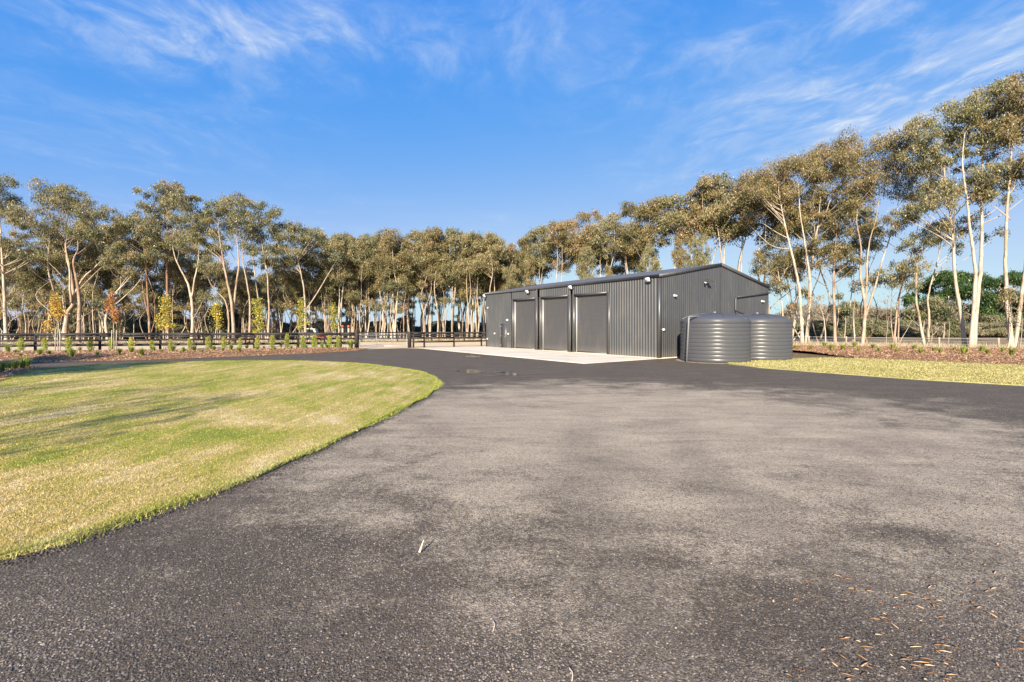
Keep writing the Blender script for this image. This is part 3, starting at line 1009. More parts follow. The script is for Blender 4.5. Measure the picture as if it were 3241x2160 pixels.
# personnel door
pd = bpy.data.objects.new('personnel_door', None)
COL.objects.link(pd)
pd.parent = shed
pd.location = (0.0, 15.85, 0.0)
m = MB(); m.box((-0.005, 0, 1.06), (0.045, 0.80, 2.0)); m.build('door_leaf', M['trim'], pd)
m = MB()
for sgn in (-1, 1):
    m.box((0.0, sgn * 0.425, 1.08), (0.07, 0.045, 2.05))
m.box((0.0, 0, 2.09), (0.072, 0.80, 0.045))
m.build('door_frame', M['trim'], pd)
m = MB(); m.tube([(-0.03, -0.30, 0.98), (-0.09, -0.30, 0.98), (-0.09, -0.18, 0.98)], 0.016, 6); m.build('handle', M['galv'], pd)
for z in (0.25, 1.05, 1.88):
    m = MB(); m.box((-0.034, 0.395, z), (0.02, 0.05, 0.11)); m.build('hinge', M['galv'], pd)
# roof: two ribbed slopes, ridge cap, barge trims, gutters
for side in (0, 1):
    m = MB()
    pr = profile(-0.08, SL + 0.08, 0.06, 0.035)
    V = []
    for q, h in pr:
        for x in ((-0.10, mid) if side == 0 else (SW + 0.10, mid)):
            zz = EAVE + (RIDGE - EAVE) * (1 - abs(x - mid) / mid) + 0.035
            V.append((x, q, zz + h))
    Fc = [(2 * j, 2 * j + 1, 2 * j + 3, 2 * j + 2) if side else (2 * j, 2 * j + 2, 2 * j + 3, 2 * j + 1) for j in range(len(pr) - 1)]
    m.add(V, Fc)
    m.build('roof_slope', M['roofm'], shed)
m = MB()
for x0, x1 in ((mid - 0.22, mid), (mid, mid + 0.22)):
    z0, z1 = roof_z(x0) + 0.09, roof_z(x1) + 0.09
    m.add([(x0, -0.10, z0), (x1, -0.10, z1), (x1, SL + 0.10, z1), (x0, SL + 0.10, z0), (x0, -0.10, z0 - 0.02), (x0, SL + 0.10, z0 - 0.02)], [(0, 1, 2, 3), (0, 3, 5, 4)])
m.build('ridge_cap', M['roofm'], shed)
for y in (-0.075, SL + 0.075):
    for x0, x1 in ((-0.12, mid), (mid, SW + 0.12)):
        za, zb = EAVE + (RIDGE - EAVE) * (1 - abs(x0 - mid) / mid), EAVE + (RIDGE - EAVE) * (1 - abs(x1 - mid) / mid)
        m = MB()
        V = []
        for yy in (y - 0.03, y + 0.03):
            V += [(x0, yy, za - 0.10), (x1, yy, zb - 0.10), (x1, yy, zb + 0.10), (x0, yy, za + 0.10)]
        m.add(V, [(0, 1, 2, 3), (4, 7, 6, 5), (0, 4, 5, 1), (3, 2, 6, 7), (0, 3, 7, 4), (1, 5, 6, 2)])
        m.build('barge_trim', M['trim'], shed)
for x, sgn in ((-0.03, -1), (SW + 0.03, 1)):
    m = MB()
    prof = [(0, 0.10), (0, -0.06), (0.10, -0.06), (0.13, 0.0), (0.13, 0.075), (0.115, 0.075), (0.115, 0.0), (0.09, -0.045), (0.015, -0.045), (0.015, 0.10)]
    V = []
    for yy in (-0.10, SL + 0.10):
        V += [(x + sgn * p, yy, EAVE + q - 0.02) for p, q in prof]
    n = len(prof)
    Fc = [(i, (i + 1) % n, n + (i + 1) % n, n + i) for i in range(n)] + [tuple(range(n)), tuple(range(2 * n - 1, n - 1, -1))]
    m.add(V, Fc)
    m.build('gutter', M['trim'], shed)
# corner flashings
for x, y, sx_, sy_ in ((0, 0, -1, -1), (SW, 0, 1, -1), (0, SL, -1, 1), (SW, SL, 1, 1)):
    m = MB()
    m.box((x + sx_ * 0.020 - sx_ * 0.0, y - sy_ * 0.075 + sy_ * 0.03, (EAVE - 0.1) / 2 + 0.02), (0.036, 0.19, EAVE - 0.14))
    m.box((x - sx_ * 0.085, y + sy_ * 0.020, (EAVE - 0.1) / 2 + 0.02), (0.17, 0.036, EAVE - 0.14))
    m.build('corner_flashing', M['trim'], shed)
# downpipes on the front: a swan neck under the gutter and a slightly bowed pipe
for y in (11.18, 7.44):
    m = MB()
    m.tube([(-0.10, y, EAVE - 0.07), (-0.10, y, EAVE - 0.2), (-0.085, y - 0.02, 3.6), (-0.09, y - 0.05, 2.2), (-0.085, y - 0.01, 0.9), (-0.085, y, 0.06)], 0.048, 10)
    m.build('downpipe', M['clad'], shed, True)
    for z in (1.2, 3.0):
        m = MB(); m.box((-0.055, y - 0.02, z), (0.07, 0.13, 0.03)); m.build('pipe_bracket', M['trim'], shed)
# rainwater pipe across the gable down to the tanks
def quick_tube(name, pts, r, mat, parent, sides=12):
    mm = MB(); mm.tube(pts, r, sides)
    return mm.build(name, mat, parent, True)
def bend(p, q, r_, k=5):
    """rounded corner points between directions"""
    return [p, q]
quick_tube('rainwater_pipe', [(SW + 0.05, -0.13, 4.40), (11.0, -0.13, 4.17), (8.50, -0.13, 3.915)], 0.055, M['clad'], shed)
quick_tube('rainwater_pipe', [(8.50, -0.13, 3.915), (8.36, -0.13, 3.86), (8.32, -0.13, 3.72), (8.32, -0.13, 3.05), (8.30, -0.17, 2.96), (7.9, -0.6, 2.84), (6.1, -2.5, 2.44)], 0.055, M['clad'], shed)
for x in (9.2, 10.8, 12.4):
    m = MB(); m.box((x, -0.07, 3.915 + (x - 8.5) * 0.1035), (0.05, 0.13, 0.14)); m.build('pipe_bracket', M['trim'], shed)
# slab edge under the walls
m = MB(); m.box((SW / 2, SL / 2, 0.022), (SW + 0.06, SL + 0.06, 0.050)); m.build('floor_slab', M['concrete'], shed)

# lights, cameras and boxes fixed to the walls
def shed_pt(x, y, z):
    p = sw(x, y)
    return (p[0], p[1], z)

def flood(y, label, x=-0.16, z=4.66):
    t = thing('floodlight', label, 'floodlight', shed_pt(x, y, z), SA, 'white floodlights under the front eave')
    rot = Matrix.Rotation(R(-32), 4, 'Y')
    m = MB(); m.box((-0.13, 0, -0.02), (0.045, 0.30, 0.26), rot); m.build('lamp_head', M['white'], t)
    m = MB()
    for k in range(6):
        m.box(tuple(Vector((-0.13, -0.11 + 0.044 * k, -0.02)) + rot @ Vector((0.045, 0, 0))), (0.05, 0.012, 0.22), rot)
    m.build('heat_sink', M['dark'], t)
    m = MB(); m.box(tuple(Vector((-0.13, 0, -0.02)) + rot @ Vector((-0.026, 0, 0))), (0.008, 0.26, 0.22), rot); m.build('lens', M['white'], t)
    m = MB()
    for s_ in (-1, 1):
        m.tube([(-0.13, s_ * 0.162, -0.02), (-0.02, s_ * 0.162, -0.06), (0.05, s_ * 0.05, -0.07)], 0.012, 6)
    m.box((0.085, 0, -0.07), (0.10, 0.13, 0.10))
    m.build('bracket', M['dark'], t)
    m = MB(); m.tube([(-0.08, -0.03, -0.07), (-0.03, -0.05, -0.14), (0.04, -0.12, -0.10), (0.10, -0.16, -0.04)], 0.008, 5); m.build('cable', M['dark'], t)
flood(0.61, 'white floodlight under the front eave nearest the near corner of the shed')
flood(7.22, 'white floodlight between the second and third roller doors under the eave')
flood(12.2, 'white floodlight above the farthest roller door of the shed')
flood(18.55, 'small white floodlight at the far front corner of the shed')

def dome_cam(x, z, label):
    t = thing('security_camera', label, 'camera', shed_pt(x, -0.03, z), SA, 'dome cameras on the gable wall')
    m = MB(); m.box((0, -0.02, 0.03), (0.10, 0.06, 0.14)); m.build('wall_mount', M['white'], t)
    m = MB(); m.lathe([(0.0, 0.05), (0.075, 0.05), (0.082, 0.02), (0.08, -0.02), (0.06, -0.03)], 18, (0, -0.13, 0)); m.build('housing', M['white'], t, True)
    m = MB(); m.lathe([(0.058, -0.025), (0.052, -0.055), (0.03, -0.078), (0.0, -0.085)], 14, (0, -0.13, 0)); m.build('lens_dome', M['dark'], t, True)
dome_cam(1.38, 3.71, 'white dome camera high on the gable wall near the corner')
dome_cam(12.2, 3.71, 'white dome camera below the sloping pipe at the right of the gable')

def wall_box(x, y, z, s, label, name='outlet_box', cat='outlet', rz=0.0):
    t = thing(name, label, cat, shed_pt(x, y, z), SA)
    m = MB(); m.box((0, 0, 0), s); m.build('box_body', M['white'], t)
    lid = (s[0] * 0.5, s[1] * 0.7, s[2] * 0.7) if s[0] < s[1] else (s[0] * 0.7, s[1] * 0.5, s[2] * 0.7)
    off = (-s[0] * 0.5, 0, -0.01) if s[0] < s[1] else (0, -s[1] * 0.5, -0.01)
    m = MB(); m.box(off, lid); m.build('lid', M['white'], t)
wall_box(-0.055, 17.2, 1.25, (0.07, 0.15, 0.11), 'white outlet box left of the personnel door on the shed')
wall_box(-0.055, 15.1, 1.25, (0.07, 0.16, 0.12), 'white outlet box right of the personnel door on the shed')
wall_box(-0.06, 15.25, 2.42, (0.08, 0.22, 0.15), 'white wall light above and right of the personnel door', 'wall_light', 'light')
wall_box(-0.06, 18.3, 3.57, (0.09, 0.11, 0.10), 'tiny white sensor high by the far front corner', 'motion_sensor', 'sensor')
wall_box(-0.06, 18.35, 0.75, (0.08, 0.10, 0.12), 'tiny white tap box low by the far front corner', 'tap_box', 'tap box')
wall_box(0.34, -0.06, 1.69, (0.18, 0.07, 0.12), 'white outlet box on the gable wall beside the near corner')

# solar lamp high on the gable
t = thing('solar_light', 'dark solar light with tilted panel high on the gable wall', 'light', shed_pt(4.61, -0.03, 4.72), SA)
m = MB(); m.box((0, -0.015, -0.02), (0.10, 0.03, 0.16)); m.build('wall_plate', M['dark'], t)
m = MB(); m.tube([(0, -0.02, 0), (0.0, -0.16, 0.03), (0.02, -0.34, 0.05)], 0.016, 7); m.tube([(0.0, -0.12, 0.02), (-0.16, -0.20, -0.02)], 0.013, 6); m.build('arm', M['dark'], t)
m = MB(); m.box((0.08, -0.36, 0.09), (0.42, 0.30, 0.02), Matrix.Rotation(R(24), 4, 'X') @ Matrix.Rotation(R(8), 4, 'Y')); m.build('panel', M['panel'], t)
m = MB(); m.box((-0.2, -0.22, -0.05), (0.16, 0.12, 0.04), Matrix.Rotation(R(30), 4, 'X')); m.build('lamp_head', M['white'], t)

# ------------------------------------------------------------------ water tanks
def tank(loc, label, piped):
    t = thing('water_tank', label, 'water tank', (loc[0], loc[1], 0.0), 0.4, 'charcoal poly water tanks beside the shed')
    Rr = 1.765
    prof = [(0.0, 0.012), (Rr, 0.012), (Rr, 0.20)]
    z = 0.20
    for k in range(9):
        prof += [(Rr - 0.004, z + 0.004), (Rr - 0.014, z + 0.012), (Rr - 0.014, z + 0.020), (Rr - 0.002, z + 0.030), (Rr + 0.003, z + 0.05), (Rr + 0.005, z + 0.11), (Rr + 0.003, z + 0.17), (Rr + 0.0, z + 0.198)]
        z += 0.2
    prof += [(Rr - 0.012, 2.008), (Rr - 0.012, 2.018), (Rr + 0.002, 2.03), (Rr + 0.006, 2.165), (Rr + 0.0, 2.195), (Rr - 0.03, 2.215)]
    m = MB(); m.lathe(prof, 96); m.build('wall', M['tank'], t, False)
    for p_ in t.children[0].data.polygons:
        p_.use_smooth = True
    dome = [(Rr - 0.028, 2.213)] + [(Rr * math.cos(a) * 0.985, 2.21 + 0.40 * math.sin(a) ** 1.1) for a in np.linspace(0.12, 1.40, 12)] + [(0.22, 2.612), (0.20, 2.635), (0.0, 2.64)]
    m = MB(); m.lathe(dome, 96); m.build('dome_lid', M['tank'], t, True)
    for k in range(8):
        a = 2 * math.pi * k / 8 + 0.25
        pts = [(Rr * math.cos(b) * 0.985 * math.cos(a), Rr * math.cos(b) * 0.985 * math.sin(a), 2.212 + 0.40 * math.sin(b) ** 1.1) for b in np.linspace(0.1, 1.38, 9)]
        quick_tube('lid_rib', pts, 0.024, M['tank'], t, 6)
    m = MB(); m.lathe([(0.0, 2.70), (0.06, 2.70), (0.075, 2.66), (0.075, 2.62)], 16); m.build('cap', M['pipe'], t, True)
    return t
TK1, TK2 = (11.11, 24.94), (14.33, 26.60)
pad = []
for i in range(56):
    a = 2 * math.pi * i / 56
    c_, s_ = math.cos(a), math.sin(a)
    ctr = TK1 if (c_ * (TK2[0] - TK1[0]) + s_ * (TK2[1] - TK1[1])) < 0 else TK2
    k = 2.02 + rng.normal(0, 0.035)
    pad.append((ctr[0] + k * c_, ctr[1] + k * s_))
poly_sheet('tank_pad', pad, 0.012, M['pad'], skirt=0.02)
t1 = tank(TK1, 'near charcoal ribbed water tank with a grey pipe on its side', True)
t2 = tank(TK2, 'far charcoal ribbed water tank touching the nearer one', False)
# overflow pipe of the near tank, in tank coordinates
def tl(t, x, y, z):
    return Matrix.Rotation(-0.4, 3, 'Z') @ Vector((x - t.location.x, y - t.location.y, z))
pb = at(2173, 1150, 23.75); pt = at(2180, 1005, 23.75)
quick_tube('overflow_pipe', [tuple(tl(t1, pb.x, pb.y, 0.0)), tuple(tl(t1, pt.x, pt.y, 2.30)), tuple(tl(t1, pt.x + 0.01, pt.y + 0.02, 2.37)), tuple(tl(t1, pt.x + 0.10, pt.y + 0.08, 2.40)), tuple(tl(t1, 10.35, 24.35, 2.43))], 0.045, M['pipe'], t1)
quick_tube('hose', [tuple(tl(t1, 10.0, 23.95, 2.32)), tuple(tl(t1, 10.2, 24.1, 2.39)), tuple(tl(t1, 10.45, 24.2, 2.36)), tuple(tl(t1, 10.75, 24.3, 2.47)), tuple(tl(t1, 10.6, 24.45, 2.50))], 0.025, M['dark'], t1, 8)
m = MB(); p_ = tl(t1, 10.52, 24.05, 2.34); m.box(tuple(p_), (0.16, 0.12, 0.10)); m.build('valve', M['white'], t1)

# ------------------------------------------------------------------ fences and gate
def rail_box(m, a, b, zc, hgt, thick):
    a, b = np.array(a), np.array(b)
    d = b - a
    L = np.linalg.norm(d)
    ang = math.atan2(d[1], d[0])
    c = (a + b) / 2
    m.box((c[0], c[1], zc), (L, thick, hgt), Matrix.Rotation(ang, 4, 'Z'))

def rail_fence(name, label, pts, ztop, rails, post=0.17, front=0.09, round_=True, dz=0.0, post_h=None):
    t = thing(name, label, 'fence', (pts[0][0], pts[0][1], 0))
    o0 = np.array([pts[0][0], pts[0][1], 0])
    for p in pts:
        m = MB()
        hh = (post_h or ztop + 0.06) + random.uniform(-0.03, 0.03)
        m.lathe([(0.0, -0.05), (post / 2, -0.05), (post / 2 * 0.97, hh - 0.02), (post / 2 * 0.8, hh), (0.0, hh)], 10, (p[0] - o0[0], p[1] - o0[1], dz))
        m.build('post', M['post'], t)
    for a, b in zip(pts[:-1], pts[1:]):
        d = np.array(b) - np.array(a)
        nrm = np.array([d[1], -d[0]]) / np.linalg.norm(d) * front
        if nrm[1] > 0:
            nrm = -nrm
        u = d / np.linalg.norm(d) * 0.006
        for zc, hgt in rails:
            m = MB()
            rail_box(m, np.array(a) + nrm + u - o0[:2], np.array(b) + nrm - u - o0[:2], zc + dz + random.uniform(-0.012, 0.012), hgt, 0.04)
            m.build('rail', M['rail'], t)
    return t

lx = [-45.2, -41.4, -37.6, -33.95, -30.2, -26.5, -23.2, -20.3, -17.2, -14.06, -12.95]
rail_fence('rail_fence', 'black timber rail fence behind the planted bed on the left', [(x, fence_y(x)) for x in lx], 1.30, [(1.27, 0.165), (0.88, 0.13), (0.51, 0.15)], post_h=1.30)
GPL, GPR = (-12.8, 37.55), (-9.05, 40.2)
for p, lab in ((GPL, 'thick black post at the left end of the metal gate'), (GPR, 'thick black post at the right end of the metal gate')):
    t = thing('gate_post', lab, 'post', (p[0], p[1], 0), 0, 'posts holding the metal gate')
    m = MB(); m.lathe([(0.0, -0.05), (0.17, -0.05), (0.165, 1.36), (0.14, 1.40), (0.0, 1.41)], 14); m.build('timber', M['post'], t)
    m = MB()
    for z in (0.35, 1.2):
        m.box((0.16 if p is GPL else -0.16, 0.0, z), (0.10, 0.04, 0.05))
    m.build('hinge_strap', M['galv'], t)
right_pts = [(-8.75, 40.4), (-7.9, 40.96), (-5.38, 42.2), (-2.93, 43.6), (-1.6, 44.3)]
rail_fence('rail_fence', 'black timber rail fence between the metal gate and the shed', right_pts, 1.25, [(1.24, 0.11), (0.86, 0.12), (0.50, 0.15)], post=0.16, post_h=1.22)
far_pts = [(-70, 41.0), (-66, 42.0)] + [(x, np.interp(x, [-70, -30, -10, 9], [41.5, 51.2, 56.8, 58.8])) for x in np.arange(-62, 10.1, 4.0)]
rail_fence('rail_fence', 'distant black rail fence along the far side of the sand track', far_pts, 1.16, [(1.12, 0.13), (0.78, 0.13), (0.42, 0.16)], post=0.15, post_h=1.16)

# gate
gl = math.hypot(GPR[0] - GPL[0], GPR[1] - GPL[1]) - 0.50
ga = math.atan2(GPR[1] - GPL[1], GPR[0] - GPL[0])
gate = thing('farm_gate', 'galvanised tube farm gate with mesh between two black posts', 'gate', (GPL[0] + 0.25 * math.cos(ga), GPL[1] + 0.25 * math.sin(ga), 0), ga)
rr_ = 0.16
def arc(cx, cz, a0, a1):
    return [(cx + rr_ * math.cos(a), 0, cz + rr_ * math.sin(a)) for a in np.linspace(a0, a1, 6)]
zb, zt = 0.20, 1.24
frame = [(gl / 2, 0, zb), (rr_, 0, zb)] + arc(rr_, zb + rr_, -math.pi / 2, -math.pi)[1:] + arc(rr_, zt - rr_, math.pi, math.pi / 2) + arc(gl - rr_, zt - rr_, math.pi / 2, 0) + arc(gl - rr_, zb + rr_, 0, -math.pi / 2) + [(gl / 2, 0, zb)]
quick_tube('frame', frame, 0.024, M['galv'], gate, 8)
for k in (1, 2):
    quick_tube('upright', [(gl * k / 3, 0, zb), (gl * k / 3, 0, zt)], 0.020, M['galv'], gate, 8)
n_w = 28
for k in range(1, n_w):
    if k % 9:
        quick_tube('mesh_wire', [(gl * k / n_w, 0.006, zb), (gl * k / n_w, 0.006, zt)], 0.005, M['galv'], gate, 4)
for k in range(1, 8):
    z = zb + (zt - zb) * k / 8
    quick_tube('mesh_wire', [(0.02, -0.006, z), (gl - 0.02, -0.006, z)], 0.005, M['galv'], gate, 4)

# wire fence behind the right-hand bed
wf_pts = [at(2440, 1100, 46.0), at(2560, 1095, 44.5), at(2678, 1098, 42.8), at(2835, 1098, 41.0), at(2972, 1104, 39.0), at(3160, 1106, 37.0), at(3400, 1110, 34.5)]
wf = thing('wire_fence', 'low wire fence with weathered posts behind the right mulch bed', 'fence', (wf_pts[0].x, wf_pts[0].y, 0))
w0 = Vector((wf_pts[0].x, wf_pts[0].y, 0))
for p in wf_pts:
    m = MB(); m.lathe([(0.0, -0.05), (0.075, -0.05), (0.07, 0.92), (0.05, 0.95), (0.0, 0.95)], 9, (p.x - w0.x, p.y - w0.y, 0)); m.build('post', M['greypost'], wf)
for z in (0.35, 0.62, 0.86):
    quick_tube('wire', [(p.x - w0.x, p.y - w0.y - 0.075, z) for p in wf_pts], 0.007 if z < 0.8 else 0.013, M['wire'], wf, 5)
# ------------------------------------------------------------------ trees
def leaf_quads(C, r, L, Wd, droop=0.9, spread=0.55):
    n = len(C)
    d = np.stack([r.normal(0, spread, n), r.normal(0, spread, n), -droop + r.normal(0, 0.5, n)], 1)
    d /= np.linalg.norm(d, axis=1)[:, None] + 1e-9
    q = r.normal(0, 1, (n, 3))
    s = np.cross(d, q)
    s /= np.linalg.norm(s, axis=1)[:, None] + 1e-9
    L = L * r.uniform(0.5, 1.5, n)[:, None]
    Wd = Wd * r.uniform(0.7, 1.3, n)[:, None]
    v = np.stack([C, C + d * L * 0.45 + s * Wd / 2, C + d * L, C + d * L * 0.45 - s * Wd / 2], 1).reshape(-1, 3)
    f = np.arange(4 * n).reshape(-1, 4)
    return v, f

def smooth_path(pts, k=4):
    p = np.asarray(pts, float)
    n = len(p)
    if n < 3:
        return np.array([p[0] + (p[-1] - p[0]) * t for t in np.linspace(0, 1, k + 1)])
    out = []
    for i in range(n - 1):
        p0, p1, p2, p3 = p[max(i - 1, 0)], p[i], p[i + 1], p[min(i + 2, n - 1)]
        for t in np.linspace(0, 1, k, endpoint=False):
            out.append(0.5 * ((2 * p1) + (-p0 + p2) * t + (2 * p0 - 5 * p1 + 4 * p2 - p3) * t ** 2 + (-p0 + 3 * p1 - 3 * p2 + p3) * t ** 3))
    out.append(p[-1])
    return np.array(out)

def grow(r, stems, clumps, leafL=0.19, leafW=0.066, dens=1.0, flat=0.95, tint0=0.5, twigs=True):
    """stems: list of (points, base radius); clumps: list of (centre, radius). Returns trunk and crown collectors."""
    tr, cr = MB(), MB()
    sp_all = []
    for pts, r0 in stems:
        sp_ = smooth_path(pts, 5)
        sp_[1:, :2] += np.cumsum(r.normal(0, 0.018, (len(sp_) - 1, 2)), 0)
        k = len(sp_)
        f = np.linspace(0, 1, k)
        rad = r0 * 0.74 * (1 - 0.90 * f ** 1.1)
        if sp_[0][2] < 0.3:
            rad = rad * (1 + 0.45 * np.exp(-f * 18))
        tr.tube(sp_, np.maximum(rad, 0.012), 8 if r0 > 0.1 else 6)
        sp_all.append((sp_, rad))
    clumps = list(clumps)
    for s_, _ in sp_all:
        e_ = s_[-1]
        if e_[2] > 2.5 and (not clumps or min(np.linalg.norm(np.asarray(c) - e_) - rc for c, rc in clumps) > 0.3):
            clumps.append((e_ + np.array([0, 0, 0.25]), 0.75))
    A = np.concatenate([s[0] for s in sp_all])
    AR = np.concatenate([s[1] for s in sp_all])
    Cs, Ts = [], []
    for c, rc in clumps:
        c = np.asarray(c, float)
        # branch from the stem to the clump
        hd = np.linalg.norm(A[:, :2] - c[:2], axis=1)
        want = c[2] - 0.5 * rc - 0.75 * hd
        cost = np.abs(A[:, 2] - want) + 0.55 * hd + np.where(A[:, 2] > c[2] + 0.2, 4.0, 0)
        i = int(np.argmin(cost))
        a = A[i]
        end = c + np.array([0, 0, -0.15 * rc])
        m1 = a + (end - a) * 0.4 + r.normal(0, 0.10, 3) * np.linalg.norm(end - a) * 0.5 + np.array([0, 0, -0.04]) * np.linalg.norm(end - a)
        br = smooth_path([a, m1, end], 4)
        r1 = min(AR[i] * 0.6, 0.014 + 0.010 * np.linalg.norm(end - a) + 0.008 * rc)
        tr.tube(br, np.linspace(r1, 0.014, len(br)), 5, False)
        # sprays
        ns = int((7 + 12 * rc * rc) * min(1.0, 0.6 + 0.4 * dens))
        d = r.normal(0, 1, (ns, 3))
        d[:, 2] = np.abs(d[:, 2]) * 1.15 - 0.45
        d /= np.linalg.norm(d, axis=1)[:, None]
        rad = rc * r.uniform(0.35, 1.0, ns) ** 0.55
        S = c + d * rad[:, None] * np.array([1, 1, flat])
        if twigs:
            for q in S[:min(ns, 7)]:
                mm = end + (q - end) * 0.55 + np.array([0, 0, 0.06 * rc])
                tr.tube([end - (end - br[-2]) * 0.2, mm, q], [0.016, 0.011, 0.006], 3, False)
        nl = int(33 * dens)
        tc = tint0 + r.normal(0, 0.09)
        sg = 0.13 + 0.075 * rc
        pos_ = (S[:, None, :] + r.normal(0, 1, (ns, nl, 3)) * np.array([sg, sg, sg * 0.95])).reshape(-1, 3)
        Cs.append(pos_)
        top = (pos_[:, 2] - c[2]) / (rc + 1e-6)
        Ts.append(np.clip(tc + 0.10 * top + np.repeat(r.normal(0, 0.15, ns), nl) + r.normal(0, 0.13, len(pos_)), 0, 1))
    C = np.concatenate(Cs)
    v, f = leaf_quads(C, r, leafL, leafW)
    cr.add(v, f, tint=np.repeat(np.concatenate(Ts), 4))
    return tr, cr

def tree_thing(name, label, cat, base, stems, clumps, bark, leaf, seed, group=None, **kw):
    r = np.random.default_rng(seed)
    b = np.array(base)
    stems = [([np.array(p) - b for p in pts], r0) for pts, r0 in stems]
    clumps = [(np.array(c) - b, rc) for c, rc in clumps]
    tr, cr = grow(r, stems, clumps, **kw)
    t = thing(name, label, cat, tuple(base), 0, group)
    tr.build('trunk', bark, t, True)
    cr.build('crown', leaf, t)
    return t

def traced(conv, Y, base, stems, clumps, label, bark, leaf, seed, depth=1.6, rscale=1.0, name='gum_tree', group='tall gum trees', **kw):
    """a tree whose stems and leaf clumps were read off the photograph, put at its distance Y and given depth"""
    r = np.random.default_rng(seed + 1000)
    bu, bv = conv(*base)
    b = at(bu, bv, Y)
    b.z = 0.0
    S = []
    for pts, r0 in stems:
        off = r.normal(0, 0.25)
        lean = r.normal(0, 0.12)
        P_ = []
        for i, (x, y) in enumerate(pts):
            u, v = conv(x, y)
            f = i / max(1, len(pts) - 1)
            q = at(u, v, Y)
            q.y += (off + lean * 4 * f) * (1 if i else 0)
            P_.append(np.array(q))
        if abs(P_[0][2]) < 0.8:
            P_[0][2] = -0.1
        S.append((P_, r0))
    Cc = []
    for c in clumps:
        u, v = conv(c[0], c[1])
        q = np.array(at(u, v, Y))
        q[1] += r.normal(0, 0.5) * depth
        u2, _ = conv(c[0] + c[2], c[1])
        Cc.append((q, abs(u2 - u) / F_PX * Y * rscale))
        # a second clump behind or in front gives the crown its depth
        q2 = q + np.array([r.normal(0, 0.5), r.choice([-1, 1]) * r.uniform(0.6, 1.0) * depth, r.normal(-0.1, 0.3)])
        Cc.append((q2, Cc[-1][1] * r.uniform(0.7, 0.95)))
    return tree_thing(name, label, 'tree', (b.x, b.y, 0.0), S, Cc, bark, leaf, seed, group, **kw)

R7 = lambda x, y: (2150 + 0.4783 * x, 400 + 0.4783 * y)
R8 = lambda x, y: (2700 + 0.3188 * x, 200 + 0.3188 * y)
def r8(x, y, r):                      # zoom 8 -> zoom 7 units
    u, v = R8(x, y)
    return ((u - 2150) / 0.4783, (v - 400) / 0.4783, r * 0.3188 / 0.4783)
BW, BB = M['bark_white'], M['bark_warm']
LO, LB = M['leaf_olive'], M['leaf_bronze']

traced(R7, 45.0, (815, 1462), [([(815, 1462), (790, 1150), (760, 960), (720, 780), (680, 600), (650, 430), (660, 330)], 0.20),
                               ([(835, 1462), (845, 1150), (840, 950), (815, 780), (785, 600), (775, 430), (770, 320)], 0.15)],
       [(520, 320, 55), (590, 310, 68), (690, 300, 66), (560, 400, 62), (640, 400, 70), (500, 480, 52), (590, 500, 60), (560, 570, 42), (720, 380, 60), (470, 400, 38), (690, 470, 50),
        (760, 270, 60), (830, 230, 62), (800, 320, 58)],
       'leaning pale gum tree just right of the water tanks with bronze crown', BW, LB, 11, rscale=1.25)
traced(R7, 48.0, (680, 1440), [([(680, 1440), (672, 1250), (655, 1050), (640, 920), (620, 830)], 0.11), ([(672, 1250), (640, 1150), (615, 1060)], 0.05), ([(655, 1050), (700, 950), (730, 880)], 0.05)],
       [(570, 830, 50), (640, 800, 56), (700, 850, 54), (520, 900, 48), (570, 940, 50), (640, 890, 50), (740, 900, 44), (720, 970, 40), (500, 960, 34), (600, 1040, 38), (630, 1090, 30), (580, 1080, 26)],
       'short gum tree leaning over the right end of the shed roof', BW, LB, 10)
traced(R7, 46.5, (845, 1455), [([(845, 1455), (850, 1150), (865, 980), (885, 800), (910, 650), (925, 480), (960, 330)], 0.17), ([(870, 930), (900, 760), (870, 600), (850, 470)], 0.09), ([(905, 690), (950, 560), (1000, 400), (1040, 260)], 0.09)],
       [(900, 250, 70), (960, 180, 70), (1040, 130, 68), (1120, 160, 58), (1100, 230, 66), (1000, 240, 74), (880, 310, 60), (1000, 320, 68), (930, 340, 60), (1080, 310, 60),
        (880, 460, 56), (960, 450, 60), (1040, 500, 48), (830, 540, 48), (770, 640, 46), (730, 680, 42), (960, 660, 38), (1095, 690, 42), (880, 590, 36)],
       'tall gum tree with broad bronze crown second from the water tanks', BW, LB, 12, rscale=1.22)
traced(R7, 45.5, (1028, 1462), [([(1028, 1462), (1018, 1200), (1008, 950), (1012, 800), (1022, 640)], 0.19), ([(1028, 1050), (960, 980), (900, 920), (850, 860)], 0.05)],
       [(1010, 830, 54), (965, 880, 40), (1080, 860, 46), (1040, 790, 44), (1085, 930, 28), (960, 820, 34), (1110, 900, 30), (1030, 640, 36), (870, 850, 34), (840, 800, 36)],
       'straight orange-streaked gum trunk with a thin crown behind the mulch bed', M['bark_warm'], LB, 13)
traced(R7, 44.0, (1200, 1462), [([(1208, 1462), (1215, 1250), (1195, 1080), (1172, 950), (1180, 800), (1150, 650), (1160, 520)], 0.20),
                                ([(1218, 1240), (1240, 1050), (1240, 880), (1255, 740), (1290, 600), (1310, 430)], 0.14),
                                ([(1220, 1300), (1290, 1060), (1330, 900), (1380, 740), (1425, 570), (1440, 420)], 0.13), ([(1165, 1462), (1172, 1250), (1178, 1080)], 0.10)],
       [(1130, 230, 56), (1200, 200, 66), (1280, 160, 70), (1370, 140, 66), (1450, 150, 60), (1495, 180, 44), (1120, 320, 56), (1210, 300, 72), (1320, 270, 78), (1420, 250, 70), (1490, 290, 56), (1130, 410, 50), (1230, 400, 66),
        (1330, 370, 72), (1440, 350, 66), (1510, 370, 50), (1170, 510, 44), (1300, 470, 50), (1420, 440, 52), (1120, 560, 30), (1330, 650, 50), (1410, 660, 44), (1270, 650, 34), (1460, 650, 30)],
       'forked white gum tree with the widest rounded bronze crown on the right', BW, LB, 14, rscale=1.18)
